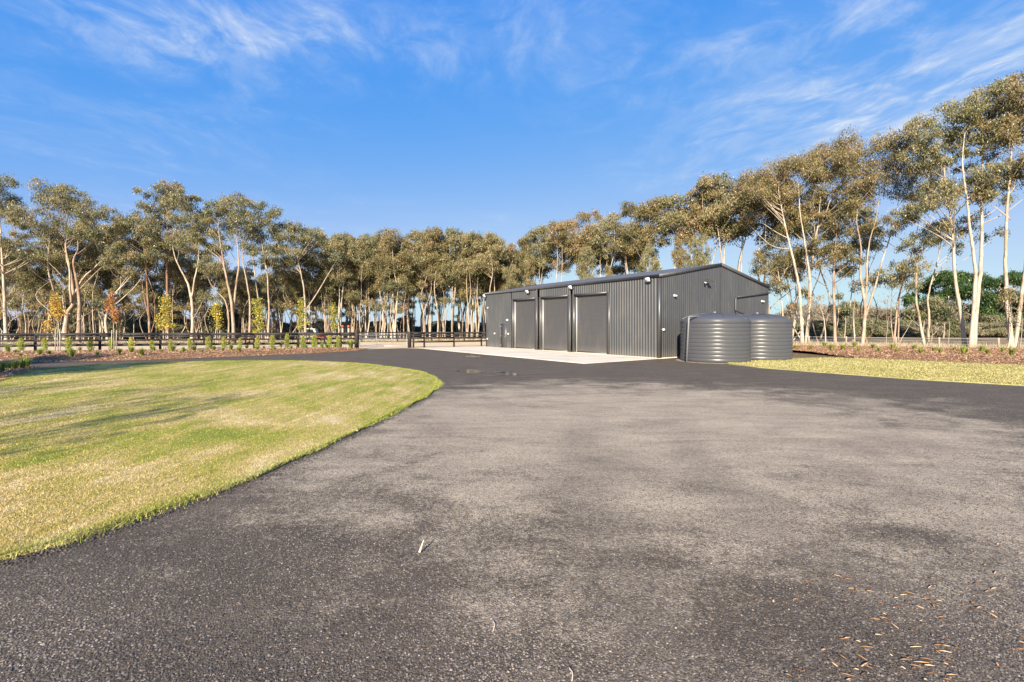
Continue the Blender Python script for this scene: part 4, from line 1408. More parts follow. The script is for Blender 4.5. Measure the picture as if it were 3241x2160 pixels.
traced(R7, 52.0, (1420, 1440), [([(1420, 1440), (1430, 1150), (1500, 900), (1540, 700), (1570, 500)], 0.13)],
       [(1560, 300, 46), (1600, 350, 52), (1640, 400, 48), (1580, 420, 44), (1500, 480, 40), (1670, 380, 34), (1600, 280, 34), (1640, 450, 30)],
       'slim gum tree with a dark shaded crown showing right of the wide crown', BB, LO, 15, tint0=0.3)
traced(R7, 43.0, (1450, 1462), [([(1450, 1462), (1442, 1250), (1462, 1080), (1480, 980)], 0.10), ([(1418, 1462), (1425, 1250), (1440, 1080), (1450, 1000)], 0.07)],
       [(1400, 1000, 40), (1450, 950, 52), (1520, 960, 52), (1480, 1020, 46), (1550, 1000, 34), (1380, 960, 24), (1430, 1050, 26), (1530, 1050, 28), (1480, 900, 36)],
       'small twin-stemmed gum sapling with a compact round crown near the middle of the right bed', BB, LO, 16, tint0=0.42, dens=0.9)
traced(R7, 42.0, (1622, 1462), [([(1622, 1462), (1592, 1250), (1565, 1050), (1570, 880), (1600, 760), (1630, 650), (1660, 560)], 0.14), ([(1640, 1462), (1640, 1250), (1652, 1120), (1690, 980), (1722, 880), (1750, 760), (1790, 680)], 0.12),
                                ([(1500, 1462), (1470, 1462), (1540, 1330), (1590, 1270)], 0.05)],
       [(1490, 760, 46), (1560, 720, 46), (1640, 700, 52), (1720, 680, 50), (1600, 780, 34), (1430, 800, 28), (1480, 690, 30), (1780, 640, 50), (1850, 640, 50), (1900, 690, 46), (1930, 750, 36), (1820, 730, 46), (1700, 760, 36), (1880, 790, 30),
        (1600, 540, 44), (1650, 500, 44), (1710, 480, 40), (1580, 590, 30), (1540, 540, 28)],
       'V-shaped thin gum tree with sparse dark foliage before the last tall gums', BW, LO, 17, tint0=0.4, dens=0.85)
traced(R7, 39.0, (1890, 1466), [([(1890, 1466), (1868, 1150), (1845, 950), (1845, 700), (1822, 480), (1805, 330), r8(990, 800, 0)[:2], r8(1000, 560, 0)[:2]], 0.19)],
       [r8(*c) for c in [(760, 570, 80), (850, 500, 90), (950, 450, 90), (1050, 430, 85), (800, 650, 80), (900, 570, 90), (1000, 550, 90), (700, 750, 70), (670, 830, 65), (760, 890, 75), (830, 860, 75), (640, 900, 48), (740, 970, 60), (880, 950, 60), (930, 680, 60), (820, 1010, 44),
                         (1000, 1200, 84), (950, 1270, 78), (870, 1240, 70), (720, 1380, 74), (680, 1450, 64), (780, 1440, 70), (850, 1380, 66), (620, 1420, 44), (1060, 1270, 50)]],
       'tall single gum trunk left of the double trunk near the right edge', BW, LO, 18, tint0=0.5)
traced(R7, 38.0, (1935, 1472), [([(1930, 1472), (1935, 1100), (1940, 950), (1905, 650), (1885, 450), (1870, 230), r8(1090, 800, 0)[:2], r8(1130, 550, 0)[:2]], 0.19),
                                ([(1945, 1472), (1965, 1050), (1985, 900), (1998, 650), (2008, 420), (2015, 200), r8(1300, 750, 0)[:2], r8(1330, 500, 0)[:2]], 0.20)],
       [r8(*c) for c in [(1150, 450, 85), (1240, 380, 90), (1340, 290, 85), (1430, 260, 85), (1170, 560, 90), (1280, 480, 95), (1390, 420, 95), (1130, 670, 80), (1230, 640, 90), (1340, 590, 95), (1180, 790, 80), (1280, 740, 90), (1380, 700, 85), (1160, 880, 60), (1240, 900, 60), (1350, 880, 64), (1330, 970, 40),
                         (1180, 1200, 70), (1200, 1090, 62), (1180, 1330, 54), (1260, 1150, 40), (1380, 1250, 66), (1450, 1200, 70), (1340, 1320, 54), (1420, 1380, 54), (1120, 1160, 40)]],
       'very tall double-trunked white gum tree near the right edge', BW, LO, 19, tint0=0.6, rscale=1.15)
traced(R7, 36.5, (2212, 1486), [([(2207, 1486), (2200, 1200), (2190, 1000), (2185, 700), (2190, 450), (2205, 230), (2215, 60), (2200, -80)], 0.20), ([(2218, 1486), (2225, 1150), (2245, 950), (2262, 700), (2275, 400), (2290, 200), (2310, 0)], 0.17),
                                ([(2170, 1450), (2185, 1300), (2195, 1150)], 0.10), ([(2195, 620), (2130, 520), (2060, 480)], 0.06)],
       [r8(*c) for c in [(1500, 360, 95), (1600, 300, 95), (1690, 260, 90), (1660, 140, 44), (1480, 520, 95), (1580, 450, 100), (1690, 420, 95), (1450, 650, 85), (1550, 610, 95), (1660, 560, 95), (1500, 740, 70), (1600, 720, 85), (1700, 700, 85), (1590, 160, 36), (1780, 240, 95), (1880, 330, 95), (1800, 450, 95), (1900, 560, 95), (1790, 640, 90), (1950, 450, 95),
                         (1500, 1190, 66), (1590, 1100, 70), (1560, 1000, 50), (1660, 1050, 70), (1690, 1180, 66), (1640, 960, 60), (1760, 1000, 80), (1800, 1150, 80)]],
       'tallest gum tree with paired white trunks at the right edge', BW, LB, 20, tint0=0.6, rscale=1.15)
# bare leaning saplings in the right bed
for i, (x, y0, x1, y1, lab) in enumerate([(970, 1440, 905, 1120, 'thin crooked white gum stem between the tanks and the orange trunk'), (1365, 1450, 1360, 1180, 'bare young tree with a few rusty leaves left of the small sapling'),
                                     (1775, 1452, 1775, 1190, 'bare grey sapling right of the V-shaped gum'), (1665, 1440, 1660, 1290, 'short bare sapling at the foot of the V-shaped gum'), (2250, 1470, 2262, 1180, 'bare reddish sapling at the right edge below the tallest gum')]):
    u, v = R7(x, y0)
    Y = 41.5 if i != 4 else 36.0
    b = at(u, v, Y); b.z = 0
    tpt = at(*R7(x1, y1), Y)
    r = np.random.default_rng(60 + i)
    st = [([np.array((b.x, b.y, -0.05)), np.array(at(*R7((x + x1) / 2 + 12, (y0 + y1) / 2), Y)), np.array(tpt)], 0.085 if i == 0 else 0.045)]
    cl = [(np.array(tpt) + np.array([r.normal(0, 0.7), r.normal(0, 0.7), r.uniform(-1.2, 0.5)]), 0.42) for k in range(5)]
    tree_thing('young_tree', lab, 'tree', (b.x, b.y, 0), st, cl, BW if i == 0 else M['bark_grey'], LB if i != 3 else M['leaf_scrub'], 70 + i, 'bare young trees in the right bed', dens=0.12 if i else 0.35, tint0=0.85)

# ---- left side, traced
L5 = lambda x, y: (0.38265 * x, 500 + 0.38265 * y)
M6 = lambda x, y: (800 + 0.38265 * x, 600 + 0.38265 * y)
traced(L5, 53, (60, 1530), [([(60, 1530), (50, 1250), (30, 900), (15, 620), (0, 330)], 0.26), ([(30, 900), (90, 620), (150, 500)], 0.09)],
       [(0, 190, 70), (45, 200, 55), (-60, 240, 80), (60, 300, 66), (0, 330, 80), (100, 400, 66), (20, 430, 70), (150, 470, 66), (215, 490, 56), (60, 490, 56), (-80, 420, 80), (130, 540, 40),
        (10, 720, 64), (90, 700, 66), (180, 720, 66), (250, 740, 50), (60, 780, 50), (150, 640, 36), (210, 790, 44), (-70, 730, 70), (230, 570, 30)],
       'tall gum tree cut by the left edge with stacked dark crowns', BW, LO, 31, leafL=0.22)
traced(L5, 52, (540, 1530), [([(535, 1530), (545, 1300), (592, 1190), (565, 1000), (505, 790), (490, 600), (498, 420)], 0.30), ([(592, 1200), (612, 1060), (605, 880), (575, 720), (600, 560)], 0.17), ([(565, 1010), (470, 960), (400, 900), (320, 830)], 0.08),
                             ([(590, 1190), (660, 1010), (760, 900), (850, 800), (940, 700)], 0.15), ([(450, 1110), (452, 920), (475, 760), (490, 640)], 0.12), ([(540, 1290), (490, 1180), (450, 1110)], 0.12)],
       [(310, 310, 60), (400, 300, 66), (480, 270, 66), (560, 290, 66), (350, 390, 66), (450, 370, 72), (550, 370, 72), (640, 340, 60), (710, 390, 58), (340, 500, 60), (430, 470, 72), (560, 470, 78), (660, 450, 72), (750, 440, 66), (830, 460, 58), (900, 490, 58), (970, 530, 54), (1010, 575, 44),
        (380, 590, 60), (480, 590, 66), (600, 580, 72), (700, 550, 72), (800, 540, 66), (880, 570, 60), (950, 610, 52), (420, 680, 46), (560, 660, 60), (680, 640, 62), (780, 640, 62), (860, 690, 54), (940, 690, 48), (850, 760, 44), (330, 650, 42), (440, 830, 44), (500, 820, 30)],
       'widest spreading gum tree on the left with many forked limbs', BW, LO, 32, depth=2.4, leafL=0.22)
traced(L5, 51, (650, 1530), [([(650, 1530), (652, 1200), (645, 1000), (640, 860), (690, 760), (700, 650)], 0.26), ([(650, 1100), (740, 980), (860, 870), (950, 800)], 0.09), ([(590, 1400), (700, 1320), (800, 1260), (850, 1225)], 0.05)],
       [(700, 640, 50), (760, 620, 50), (950, 790, 46), (1000, 740, 50), (890, 840, 40), (820, 680, 44)],
       'thick brown gum trunk behind the pale forked one on the left', BB, LO, 33, leafL=0.22, tint0=0.4)
traced(L5, 52, (900, 1530), [([(898, 1530), (895, 1350), (925, 1240), (960, 1130), (1040, 1050), (1110, 960)], 0.20), ([(960, 1130), (1000, 1030), (1080, 930)], 0.09), ([(925, 1240), (1080, 1090), (1150, 1000), (1165, 950)], 0.09)],
       [(900, 640, 60), (1000, 680, 50), (1040, 560, 44), (1050, 850, 60), (1120, 900, 54), (1090, 800, 54), (980, 880, 44), (1150, 830, 44), (1040, 750, 40)],
       'leaning curved gum trunk with upswept branches left of centre-left', BW, LO, 34, leafL=0.22)
traced(L5, 53, (1245, 1530), [([(1245, 1530), (1240, 1200), (1225, 950), (1210, 750), (1190, 600)], 0.17), ([(1240, 1370), (1190, 1220), (1160, 1080), (1150, 960)], 0.13)],
       [(1080, 520, 54), (1130, 490, 58), (1090, 600, 60), (1170, 560, 62), (1230, 450, 56), (1270, 520, 54), (1100, 690, 62), (1180, 670, 66), (1250, 650, 60), (1130, 780, 60), (1220, 760, 62), (1290, 720, 54), (1160, 860, 54), (1250, 840, 54), (1310, 820, 44), (1060, 650, 44)],
       'gum tree with a tall narrow olive crown right of the spreading one', BB, LO, 35, leafL=0.22)
traced(L5, 54, (1395, 1530), [([(1395, 1530), (1395, 1200), (1392, 900), (1400, 700), (1395, 450), (1390, 270)], 0.22)],
       [(1385, 230, 46), (1340, 280, 50), (1410, 290, 56), (1460, 280, 40), (1500, 340, 46), (1300, 330, 36), (1340, 370, 60), (1420, 380, 64), (1490, 400, 54), (1300, 440, 54), (1380, 470, 66), (1330, 560, 60), (1420, 560, 64), (1350, 660, 56), (1440, 650, 56), (1300, 620, 44), (1380, 740, 50)],
       'tallest grey-green gum on the left with a pointed crown and brown trunk', BB, LO, 36, leafL=0.22, tint0=0.45)
traced(L5, 52.5, (1590, 1530), [([(1590, 1530), (1590, 1250), (1570, 1080), (1545, 1000), (1480, 860), (1450, 720), (1470, 600)], 0.22), ([(1588, 1150), (1612, 1000), (1640, 850), (1635, 720), (1610, 560)], 0.14), ([(1590, 1350), (1650, 1220), (1680, 1150)], 0.05)],
       [(1540, 420, 56), (1600, 410, 60), (1660, 440, 56), (1690, 520, 56), (1560, 500, 66), (1480, 530, 60), (1620, 510, 60), (1590, 600, 66), (1680, 610, 56), (1530, 640, 60), (1630, 680, 56), (1480, 700, 50), (1700, 690, 38), (1560, 740, 50), (1620, 350, 20), (1640, 340, 16)],
       'forked pale gum tree with round olive crown before the far-left cluster ends', BW, LO, 37, leafL=0.22)
traced(L5, 52, (1940, 1530), [([(1935, 1530), (1930, 1250), (1895, 1000), (1860, 760), (1840, 560)], 0.26), ([(1890, 1530), (1885, 1320), (1850, 1180), (1760, 1080), (1700, 960)], 0.14), ([(1930, 1250), (1960, 1000), (1970, 800), (1930, 560)], 0.18), ([(2060, 1530), (2072, 1250), (2040, 1030), (1995, 840), (1985, 680)], 0.17)],
       [(1780, 400, 56), (1850, 340, 60), (1930, 325, 60), (2000, 360, 50), (1760, 470, 54), (1850, 430, 70), (1940, 420, 70), (1990, 460, 56), (1790, 560, 62), (1890, 530, 70), (1990, 540, 66), (2070, 510, 50), (2100, 570, 46), (1780, 650, 62), (1880, 640, 66), (1980, 620, 66), (2060, 630, 50), (1750, 740, 50), (1700, 710, 40),
        (1850, 740, 50), (1960, 720, 50), (1730, 880, 54), (1800, 870, 50), (1690, 920, 44), (2030, 720, 40)],
       'multi-stemmed gum tree with reddish trunks and heavy dome crown on the left', BB, LO, 38, depth=2.2, leafL=0.22)
traced(L5, 54, (2225, 1530), [([(2215, 1530), (2240, 1250), (2225, 950), (2190, 700), (2180, 520)], 0.17), ([(2210, 1520), (2160, 1250), (2120, 950), (2110, 700), (2130, 500)], 0.14), ([(2225, 950), (2260, 800), (2290, 680)], 0.04)],
       [(2140, 410, 46), (2200, 410, 50), (2240, 470, 50), (2160, 490, 56), (2220, 560, 54), (2270, 600, 40), (2140, 600, 50), (2190, 660, 42), (2120, 760, 44), (2170, 860, 42), (2260, 760, 42), (2300, 840, 34), (2100, 880, 34), (2230, 880, 30)],
       'slender gum tree with drooping narrow crown left of the sky gap', BW, LO, 39, leafL=0.22)
traced(M6, 56, (435, 1240), [([(440, 1240), (435, 1000), (430, 850), (400, 680), (375, 540), (390, 420)], 0.19), ([(440, 1000), (540, 830), (630, 690), (690, 600)], 0.12), ([(400, 700), (320, 560), (270, 440)], 0.08)],
       [(240, 300, 48), (310, 320, 58), (390, 340, 60), (460, 360, 56), (560, 370, 48), (270, 390, 56), (360, 420, 62), (440, 440, 58), (520, 430, 54), (300, 520, 54), (380, 540, 50), (300, 610, 44), (600, 400, 24), (200, 290, 30), (480, 520, 40)],
       'gum tree right of the sky gap with a long right-leaning limb', BW, LO, 40, leafL=0.22)

# ---- generic gums for the wood behind
def generic(seed, H=17.0, W=5.4, base=0.5, nst=1, low=3, dens=0.8, lean=0.8, tint0=0.5, thick=1.0, nc=None):
    r = np.random.default_rng(seed)
    stems, tops = [], []
    for k in range(nst):
        th = r.uniform(0, 6.28)
        sprd = W * 0.26 * (0.4 if nst == 1 else 1.0)
        top = np.array([math.cos(th) * sprd * r.uniform(0.5, 1.2), math.sin(th) * sprd * r.uniform(0.5, 1.2), H * r.uniform(0.80, 0.93)])
        z0 = 0.0 if k == 0 else H * r.uniform(0.0, 0.25)
        pts = []
        wob = r.normal(0, lean * 0.35, (5, 2))
        for i, f in enumerate((0, 0.25, 0.5, 0.75, 1.0)):
            e = f ** 1.6
            pts.append(np.array([top[0] * e + wob[i, 0] * (f > 0) * (1 - 0.4 * f), top[1] * e + wob[i, 1] * (f > 0) * (1 - 0.4 * f), -0.1 + (top[2] + 0.1) * f]))
        stems.append((pts, r.uniform(0.13, 0.21) * (1.0 if k == 0 else 0.8) * thick))
        tops.append(top)
    cl = []
    n = nc or int(15 + W * 2.2)
    for i in range(n):
        f = r.uniform(0, 1) ** 0.8
        env = W / 2 * (0.45 + 0.75 * math.sin(math.pi * (0.16 + 0.78 * f)))
        th = r.uniform(0, 6.28)
        rad = env * math.sqrt(r.uniform(0, 1)) * 0.85
        tp = tops[i % nst] * 0.7
        cl.append((np.array([tp[0] + math.cos(th) * rad, tp[1] + math.sin(th) * rad, H * (base + (1 - base) * f) - 0.6]), r.uniform(0.75, 1.25) * (1.1 - 0.25 * f)))
    for i in range(low):
        th = r.uniform(0, 6.28)
        cl.append((np.array([math.cos(th) * r.uniform(0.6, 1.5), math.sin(th) * r.uniform(0.6, 1.5), H * r.uniform(base * 0.55, base)]), r.uniform(0.45, 0.8)))
    return grow(r, stems, cl, 0.25, 0.085, dens, 0.95, tint0)

protos = []
specs = [(101, 17, 4.4, 0.60, 1, 2), (102, 17, 5.2, 0.56, 2, 3), (103, 17, 4.2, 0.62, 1, 1), (104, 17, 5.6, 0.56, 3, 2), (105, 17, 3.8, 0.58, 2, 1), (106, 17, 4.8, 0.64, 2, 1), (107, 17, 3.6, 0.66, 1, 1), (108, 17, 5.0, 0.54, 2, 3)]
for s_, H, W, b_, ns_, lw in specs:
    tr, cr = generic(s_, H, W, b_, ns_, lw, tint0=0.52)
    root = thing('gum_tree', 'pale-trunked gum tree in the wood', 'tree', (0, 0, 0), 0)
    tr.build('trunk', BW, root, True)
    cr.build('crown', LO, root)
    protos.append(root)
high = []
for s_ in range(5):
    tr, cr = generic(170 + s_, 17.0, 4.0 + 0.45 * (s_ % 3), 0.68, 2 + (s_ % 2), 0, 0.9, 1.0, 0.55, 0.85, 17)
    root = thing('gum_tree', 'high-crowned gum', 'tree', (0, 0, 0), 0)
    tr.build('trunk', BW, root, True)
    cr.build('crown', LB, root)
    high.append(root)
slim = []
for s_ in range(6):
    tr, cr = generic(150 + s_, 15.0, 2.6 + 0.3 * (s_ % 3), 0.62, 1 + (s_ % 2), 2, 0.8, 1.3 + 0.3 * s_, 0.55, 0.62, 9)
    root = thing('gum_tree', 'slender pale gum in the wood', 'tree', (0, 0, 0), 0)
    tr.build('trunk', BW, root, True)
    cr.build('crown', LO, root)
    slim.append(root)
def place_gum(x, y, H, label, group, pr=None, rz=None, leaf=None, bark=None, sxy=None, kind=None):
    kind = kind or protos
    i = int(rng.integers(0, len(kind))) if pr is None else pr % len(kind)
    s_ = H / (15.0 if kind is slim else 17.0)
    sx_ = s_ * (rng.uniform(0.85, 1.12) if sxy is None else sxy)
    rz = rng.uniform(0, 6.28) if rz is None else rz
    c = dup(kind[i], (x, y, -0.03), rz, (sx_, sx_, s_), label=label, cat='tree', group=group)
    for ch in c.children:
        if ch.name.startswith('crown') and leaf is not None:
            ch.material_slots[0].link = 'OBJECT'
            ch.material_slots[0].material = leaf
        if ch.name.startswith('trunk') and bark is not None:
            ch.material_slots[0].link = 'OBJECT'
            ch.material_slots[0].material = bark
    return c

def row_y(k):
    t_ = (28.7 - 45 * k) / (11.5 + 8.5 * k)
    return 45 + 8.5 * t_
# row behind the shed, read from the skyline
skyline = [(1548, 745), (1602, 765), (1655, 745), (1712, 706), (1772, 684), (1838, 668), (1915, 670), (1990, 632), (2050, 626), (2125, 606), (2190, 602), (2250, 566), (2305, 552), (2362, 548), (2425, 528)]
for i, (u, v) in enumerate(skyline):
    k = (u - CX) / F_PX
    Y = row_y(k) + 3.0
    H = CAM_H + (HZ - v) / F_PX * Y
    place_gum(k * Y, Y, H, ORD[len(skyline) - 1 - i] + ' tall gum behind the shed counting leftward along the skyline from the ridge', 'tall gums behind the shed', i, leaf=LB if i % 3 else LO, sxy=H / 17 * 1.02, kind=high)
lower = [(1619, 835), (1672, 818), (1854, 785), (1925, 840), (2058, 772), (2153, 750), (2204, 735)]
for i, (u, v) in enumerate(lower):
    k = (u - CX) / F_PX
    Y = row_y(k) + rng.uniform(-2.5, -1.0)
    H = CAM_H + (HZ - v) / F_PX * Y
    place_gum(k * Y, Y, H, ORD[i] + ' of the lower gum crowns just above the shed roof from the left', 'shorter gums behind the shed', i + 3, leaf=LB if i % 2 else LO, sxy=H / 17 * 0.95)
for i in range(10):
    k = -0.04 + 0.036 * i + rng.uniform(-0.01, 0.01)
    Y = row_y(k) + rng.uniform(5, 12)
    place_gum(k * Y, Y, rng.uniform(14.5, 16.5), ORD[i] + ' slender gum from the left in the deeper row behind the shed', 'deeper gums behind the shed', leaf=LB, kind=high)

# middle of the picture: a front row read from the skyline, then the depth of the wood
mid_sky = [(985, 742), (1032, 740), (1075, 735), (1118, 738), (1160, 742), (1205, 742), (1250, 730), (1300, 728), (1345, 722), (1385, 716), (1432, 716), (1478, 728), (1510, 742), (1556, 740)]
for i, (u, v) in enumerate(mid_sky):
    k = (u - CX) / F_PX
    Y = 62 + 5 * (k + 0.45) + rng.uniform(-1, 1.5)
    H = CAM_H + (HZ - v) / F_PX * Y
    place_gum(k * Y, Y, H, ORD[i] + ' pale gum from the left in the wood beyond the metal gate', 'gums beyond the metal gate', i + 1, leaf=LO if i % 3 else LB)
for i in range(150):
    k = rng.uniform(-0.62, 0.02)
    Y = rng.uniform(65, 100)
    place_gum(k * Y, Y, rng.uniform(11.5, 16.0) * (0.72 if k < -0.36 else 1.0), 'thin pale gum deep in the wood beyond the metal gate', 'gums deep in the wood', leaf=LO)
for i in range(46):
    k = rng.uniform(-1.25, -0.42)
    Y = rng.uniform(58, 84)
    place_gum(k * Y, Y, rng.uniform(6.5, 11.0), 'shaded gum deep in the wood behind the left fence', 'gums deep in the left wood', leaf=LO, bark=BB if i % 2 else BW)
# thin upright stems behind the row on the right
for i, (u, v, Y) in enumerate([(2470, 600, 52), (2505, 560, 55), (2545, 640, 50), (2590, 520, 54), (2640, 700, 52), (2700, 560, 55), (2745, 640, 53), (2500, 760, 50)]):
    k = (u - CX) / F_PX
    place_gum(k * Y, Y, CAM_H + (HZ - v) / F_PX * Y, ORD[i] + ' thin upright gum stem from the tanks behind the front row on the right', 'thin stems behind the right row', leaf=LB if i % 2 else LO, bark=BW if i % 3 else BB, kind=slim)
# slender stems standing close behind the far fence
ks = np.sort(rng.uniform(-1.12, 0.0, 74))
for i, k in enumerate(ks):
    Y = np.interp(k, [-1.1, 0.0], [53.5, 63.0]) + rng.uniform(0.5, 8)
    if i < 37:
        lab, grp = ORD[i] + ' slender pale stem from the left edge behind the rail fence', 'slender stems of the left wood'
    else:
        lab, grp = ORD[len(ks) - 1 - i] + ' slender pale stem counting leftward from the shed behind the far fence', 'slender stems beyond the gate'
    place_gum(k * Y, Y, rng.uniform(8.5, 14.5), lab, grp, leaf=LO if i % 3 else LB, bark=BW if i % 4 else BB, kind=slim)
for o in protos + slim + high:
    for ch in list(o.children):
        bpy.data.objects.remove(ch)
    bpy.data.objects.remove(o)

# ---- bushes
def bush_proto(seed, W, H, leaf, dens=0.9, tint0=0.5, L=0.26, Wd=0.12, n=None, flat=0.85, bark=None):
    r = np.random.default_rng(seed)
    stems, cl = [], []
    for k in range(4):
        th = r.uniform(0, 6.28)
        stems.append(([np.array([0.1 * math.cos(th), 0.1 * math.sin(th), -0.05]), np.array([W * 0.12 * math.cos(th), W * 0.12 * math.sin(th), H * 0.4]), np.array([W * 0.25 * math.cos(th), W * 0.25 * math.sin(th), H * 0.8])], 0.07))
    for i in range(n or int(14 + W * H * 0.8)):
        th = r.uniform(0, 6.28)
        f = r.uniform(0.08, 1.0)
        rad = W / 2 * math.sqrt(r.uniform(0.05, 1)) * math.sqrt(max(0.08, 1 - (f * 0.95) ** 2.2))
        cl.append((np.array([math.cos(th) * rad, math.sin(th) * rad, f * H * 0.88]), r.uniform(0.5, 0.95) * min(1.2, W / 5)))
    tr, cr = grow(r, stems, cl, L, Wd, dens, flat, tint0)
    root = thing('bush', 'bush', 'bush', (0, 0, 0))
    tr.build('stems', bark or M['bark_grey'], root, True)
    cr.build('foliage', leaf, root)
    return root

def drop(root):
    for ch in list(root.children):
        bpy.data.objects.remove(ch)
    bpy.data.objects.remove(root)

bp = [bush_proto(201, 6.0, 5.0, M['leaf_bush'], tint0=0.6), bush_proto(202, 7.0, 4.2, M['leaf_bush'], tint0=0.75), bush_proto(203, 5.0, 6.0, M['leaf_bush'], tint0=0.55)]
bs = [bush_proto(211, 6.5, 4.6, M['leaf_scrub'], dens=0.5, tint0=0.5, L=0.3, Wd=0.07), bush_proto(212, 7.5, 5.4, M['leaf_scrub'], dens=0.45, tint0=0.62, L=0.3, Wd=0.07)]
# understorey of the left wood
lab_u = 'dark green understorey bush in the shade of the left wood'
for i in range(30):
    k = -1.22 + i * 0.0235 + rng.uniform(-0.012, 0.012)
    Y = rng.uniform(64, 76)
    s_ = rng.uniform(0.6, 1.1)
    lab_u = ORD[i] + ' understorey bush from the left edge in the shade of the left wood'
    dup((bp + bs)[i % 5], (k * Y, Y, -0.05), rng.uniform(0, 6.28), (s_, s_, s_ * rng.uniform(0.7, 1.2)), label=lab_u, cat='bush', group='understorey bushes of the left wood')
for i in range(26):
    k = -0.55 + i * 0.0225
    Y = rng.uniform(96, 112)
    s_ = rng.uniform(0.7, 1.1)
    dup(bp[i % 3], (k * Y, Y, -0.05), rng.uniform(0, 6.28), (s_ * 1.3, s_, s_ * rng.uniform(0.45, 0.8)), label='low dark bush at the far end of the wood between the trunks', cat='bush', group='dark bushes at the far end of the wood')
# scrub belt on the right
for i in range(20):
    k = 0.60 + i * 0.042 + rng.uniform(-0.012, 0.012)
    Y = rng.uniform(78, 84)
    s_ = rng.uniform(0.75, 1.0)
    dup(bp[i % 3], (k * Y, Y, -0.05), rng.uniform(0, 6.28), (s_ * 1.15, s_, s_ * rng.uniform(0.6, 0.85)), label=ORD[i] + ' dark hedge bush from the tanks low behind the right-hand gums', cat='bush', group='dark bushes behind the right gums')
for i in range(22):
    k = 0.58 + i * 0.040 + rng.uniform(-0.015, 0.015)
    Y = rng.uniform(86, 96)
    s_ = rng.uniform(0.95, 1.35)
    dup(bs[i % 2], (k * Y, Y, -0.05), rng.uniform(0, 6.28), (s_, s_, s_ * rng.uniform(0.85, 1.15)), label=ORD[i] + ' clump of grey brown scrub from the tanks above the dark hedge', cat='scrub', group='dry scrub behind the right gums')
for b_ in bp + bs:
    drop(b_)
# four distinct small trees standing out of the scrub
for i, (u, v, Y, w_, lab) in enumerate([(2672, 960, 74, 4.4, 'small dark round tree rising from the scrub right of the orange trunk'), (2920, 955, 72, 5.0, 'flat-topped dark small tree in the scrub left of the tall pale trunk'), (2985, 962, 70, 4.6, 'low spreading dark tree next to the flat-topped one in the scrub')]):
    p = at(u, v, Y)
    r = np.random.default_rng(300 + i)
    st = [([np.array((p.x, p.y, -0.1)), np.array((p.x + 0.2, p.y, p.z * 0.5)), np.array((p.x, p.y, p.z * 0.9))], 0.14)]
    cl = [(np.array((p.x + r.normal(0, w_ * 0.22), p.y + r.normal(0, w_ * 0.2), p.z - r.uniform(0.2, 2.0))), r.uniform(0.6, 1.0)) for k in range(11)]
    tree_thing('small_tree', lab, 'tree', (p.x, p.y, 0), st, cl, M['bark_grey'], M['leaf_bush'], 310 + i, 'small dark trees in the right scrub', leafL=0.3, leafW=0.12, tint0=0.5)
# pine
r = np.random.default_rng(41)
p0 = at(3120, 900, 88)
cl = []
for (u, v, rr2) in [(2900, 950, 26), (2925, 915, 30), (2960, 890, 32), (3000, 878, 34), (3050, 880, 36), (3100, 892, 36), (3150, 900, 36), (3200, 895, 36), (3245, 890, 36), (2900, 990, 24), (2950, 950, 36), (3010, 930, 40), (3070, 935, 40), (3130, 950, 40), (3190, 945, 40), (3240, 950, 40), (2960, 990, 34), (3030, 985, 36), (3100, 990, 36), (3170, 995, 36), (3230, 1000, 36), (3300, 910, 40), (3340, 960, 40)]:
    for q in range(3):
        c = np.array(at(u + r.normal(0, 12), v + r.normal(0, 8), 88 + r.uniform(-6, 6)))
        cl.append((c, rr2 / F_PX * 88 * r.uniform(0.55, 0.8)))
tree_thing('pine_tree', 'broad dark green pine tree behind the gums at the right edge', 'tree', (p0.x, p0.y, 0), [([np.array((p0.x, p0.y, -0.1)), np.array((p0.x, p0.y, 5)), np.array((p0.x - 1, p0.y, 9.5))], 0.4), ([np.array((p0.x, p0.y, 2.5)), np.array((p0.x - 5, p0.y, 5)), np.array((p0.x - 10, p0.y, 7))], 0.22)], cl, M['bark_warm'], M['leaf_pine'], 42, None, leafL=0.34, leafW=0.13, dens=1.1, tint0=0.5)

# off to the left and behind the camera: the gums whose long shadows cross the lawn
for i, (x, y, H, dn) in enumerate([(-25.0, -1.0, 12, 0.6), (-16.5, -12.0, 13, 0.05), (-30.5, 3.5, 12, 0.6), (-13.0, -7.5, 10, 0.05), (-21.0, -11.0, 13, 0.07)]):
    tr, cr = generic(400 + i, H, 4.2, 0.62, 2, 1, dens=dn)
    t = thing('gum_tree', ['gum tree left of the drive shading the corner bed', 'nearly bare gum tree behind the camera shading the lawn', 'gum tree beyond the left edge by the corner bed', 'small bare gum tree left of the camera', 'bare gum tree far behind the lawn'][i], 'tree', (x, y, 0), 0, 'gums beside the lawn')
    tr.build('trunk', BW, t, True)
    cr.build('crown', LO, t)

# dry grass behind the right bed and under the left wood
def tall_grass(name, P, h0, h1, mat, label, w=0.03):
    n = len(P)
    h = rng.uniform(h0, h1, n)
    b = blades(P, -0.02, h, w * rng.uniform(0.6, 1.3, n), rng)
    return tag(b.build(name, mat), label, 'grass', kind='stuff')
P = np.stack([rng.uniform(18, 62, 80000), rng.uniform(30, 70, 80000)], 1)
P = P[(P[:, 1] > back_r(P[:, 0]) - 0.3) & (P[:, 1] < back_r(P[:, 0]) + 9)]
tall_grass('dry_grass', P, 0.15, 0.62, M['leaf_dry'], 'tall straw coloured dry grass between the mulch bed and the scrub')
P = np.stack([rng.uniform(-75, 12, 60000), rng.uniform(44, 75, 60000)], 1)
fy = np.interp(P[:, 0], [-75, -30, -10, 12], [40.5, 51.6, 57.2, 59.4])
P = P[(P[:, 1] > fy + 0.3) & (P[:, 1] < fy + 9)]
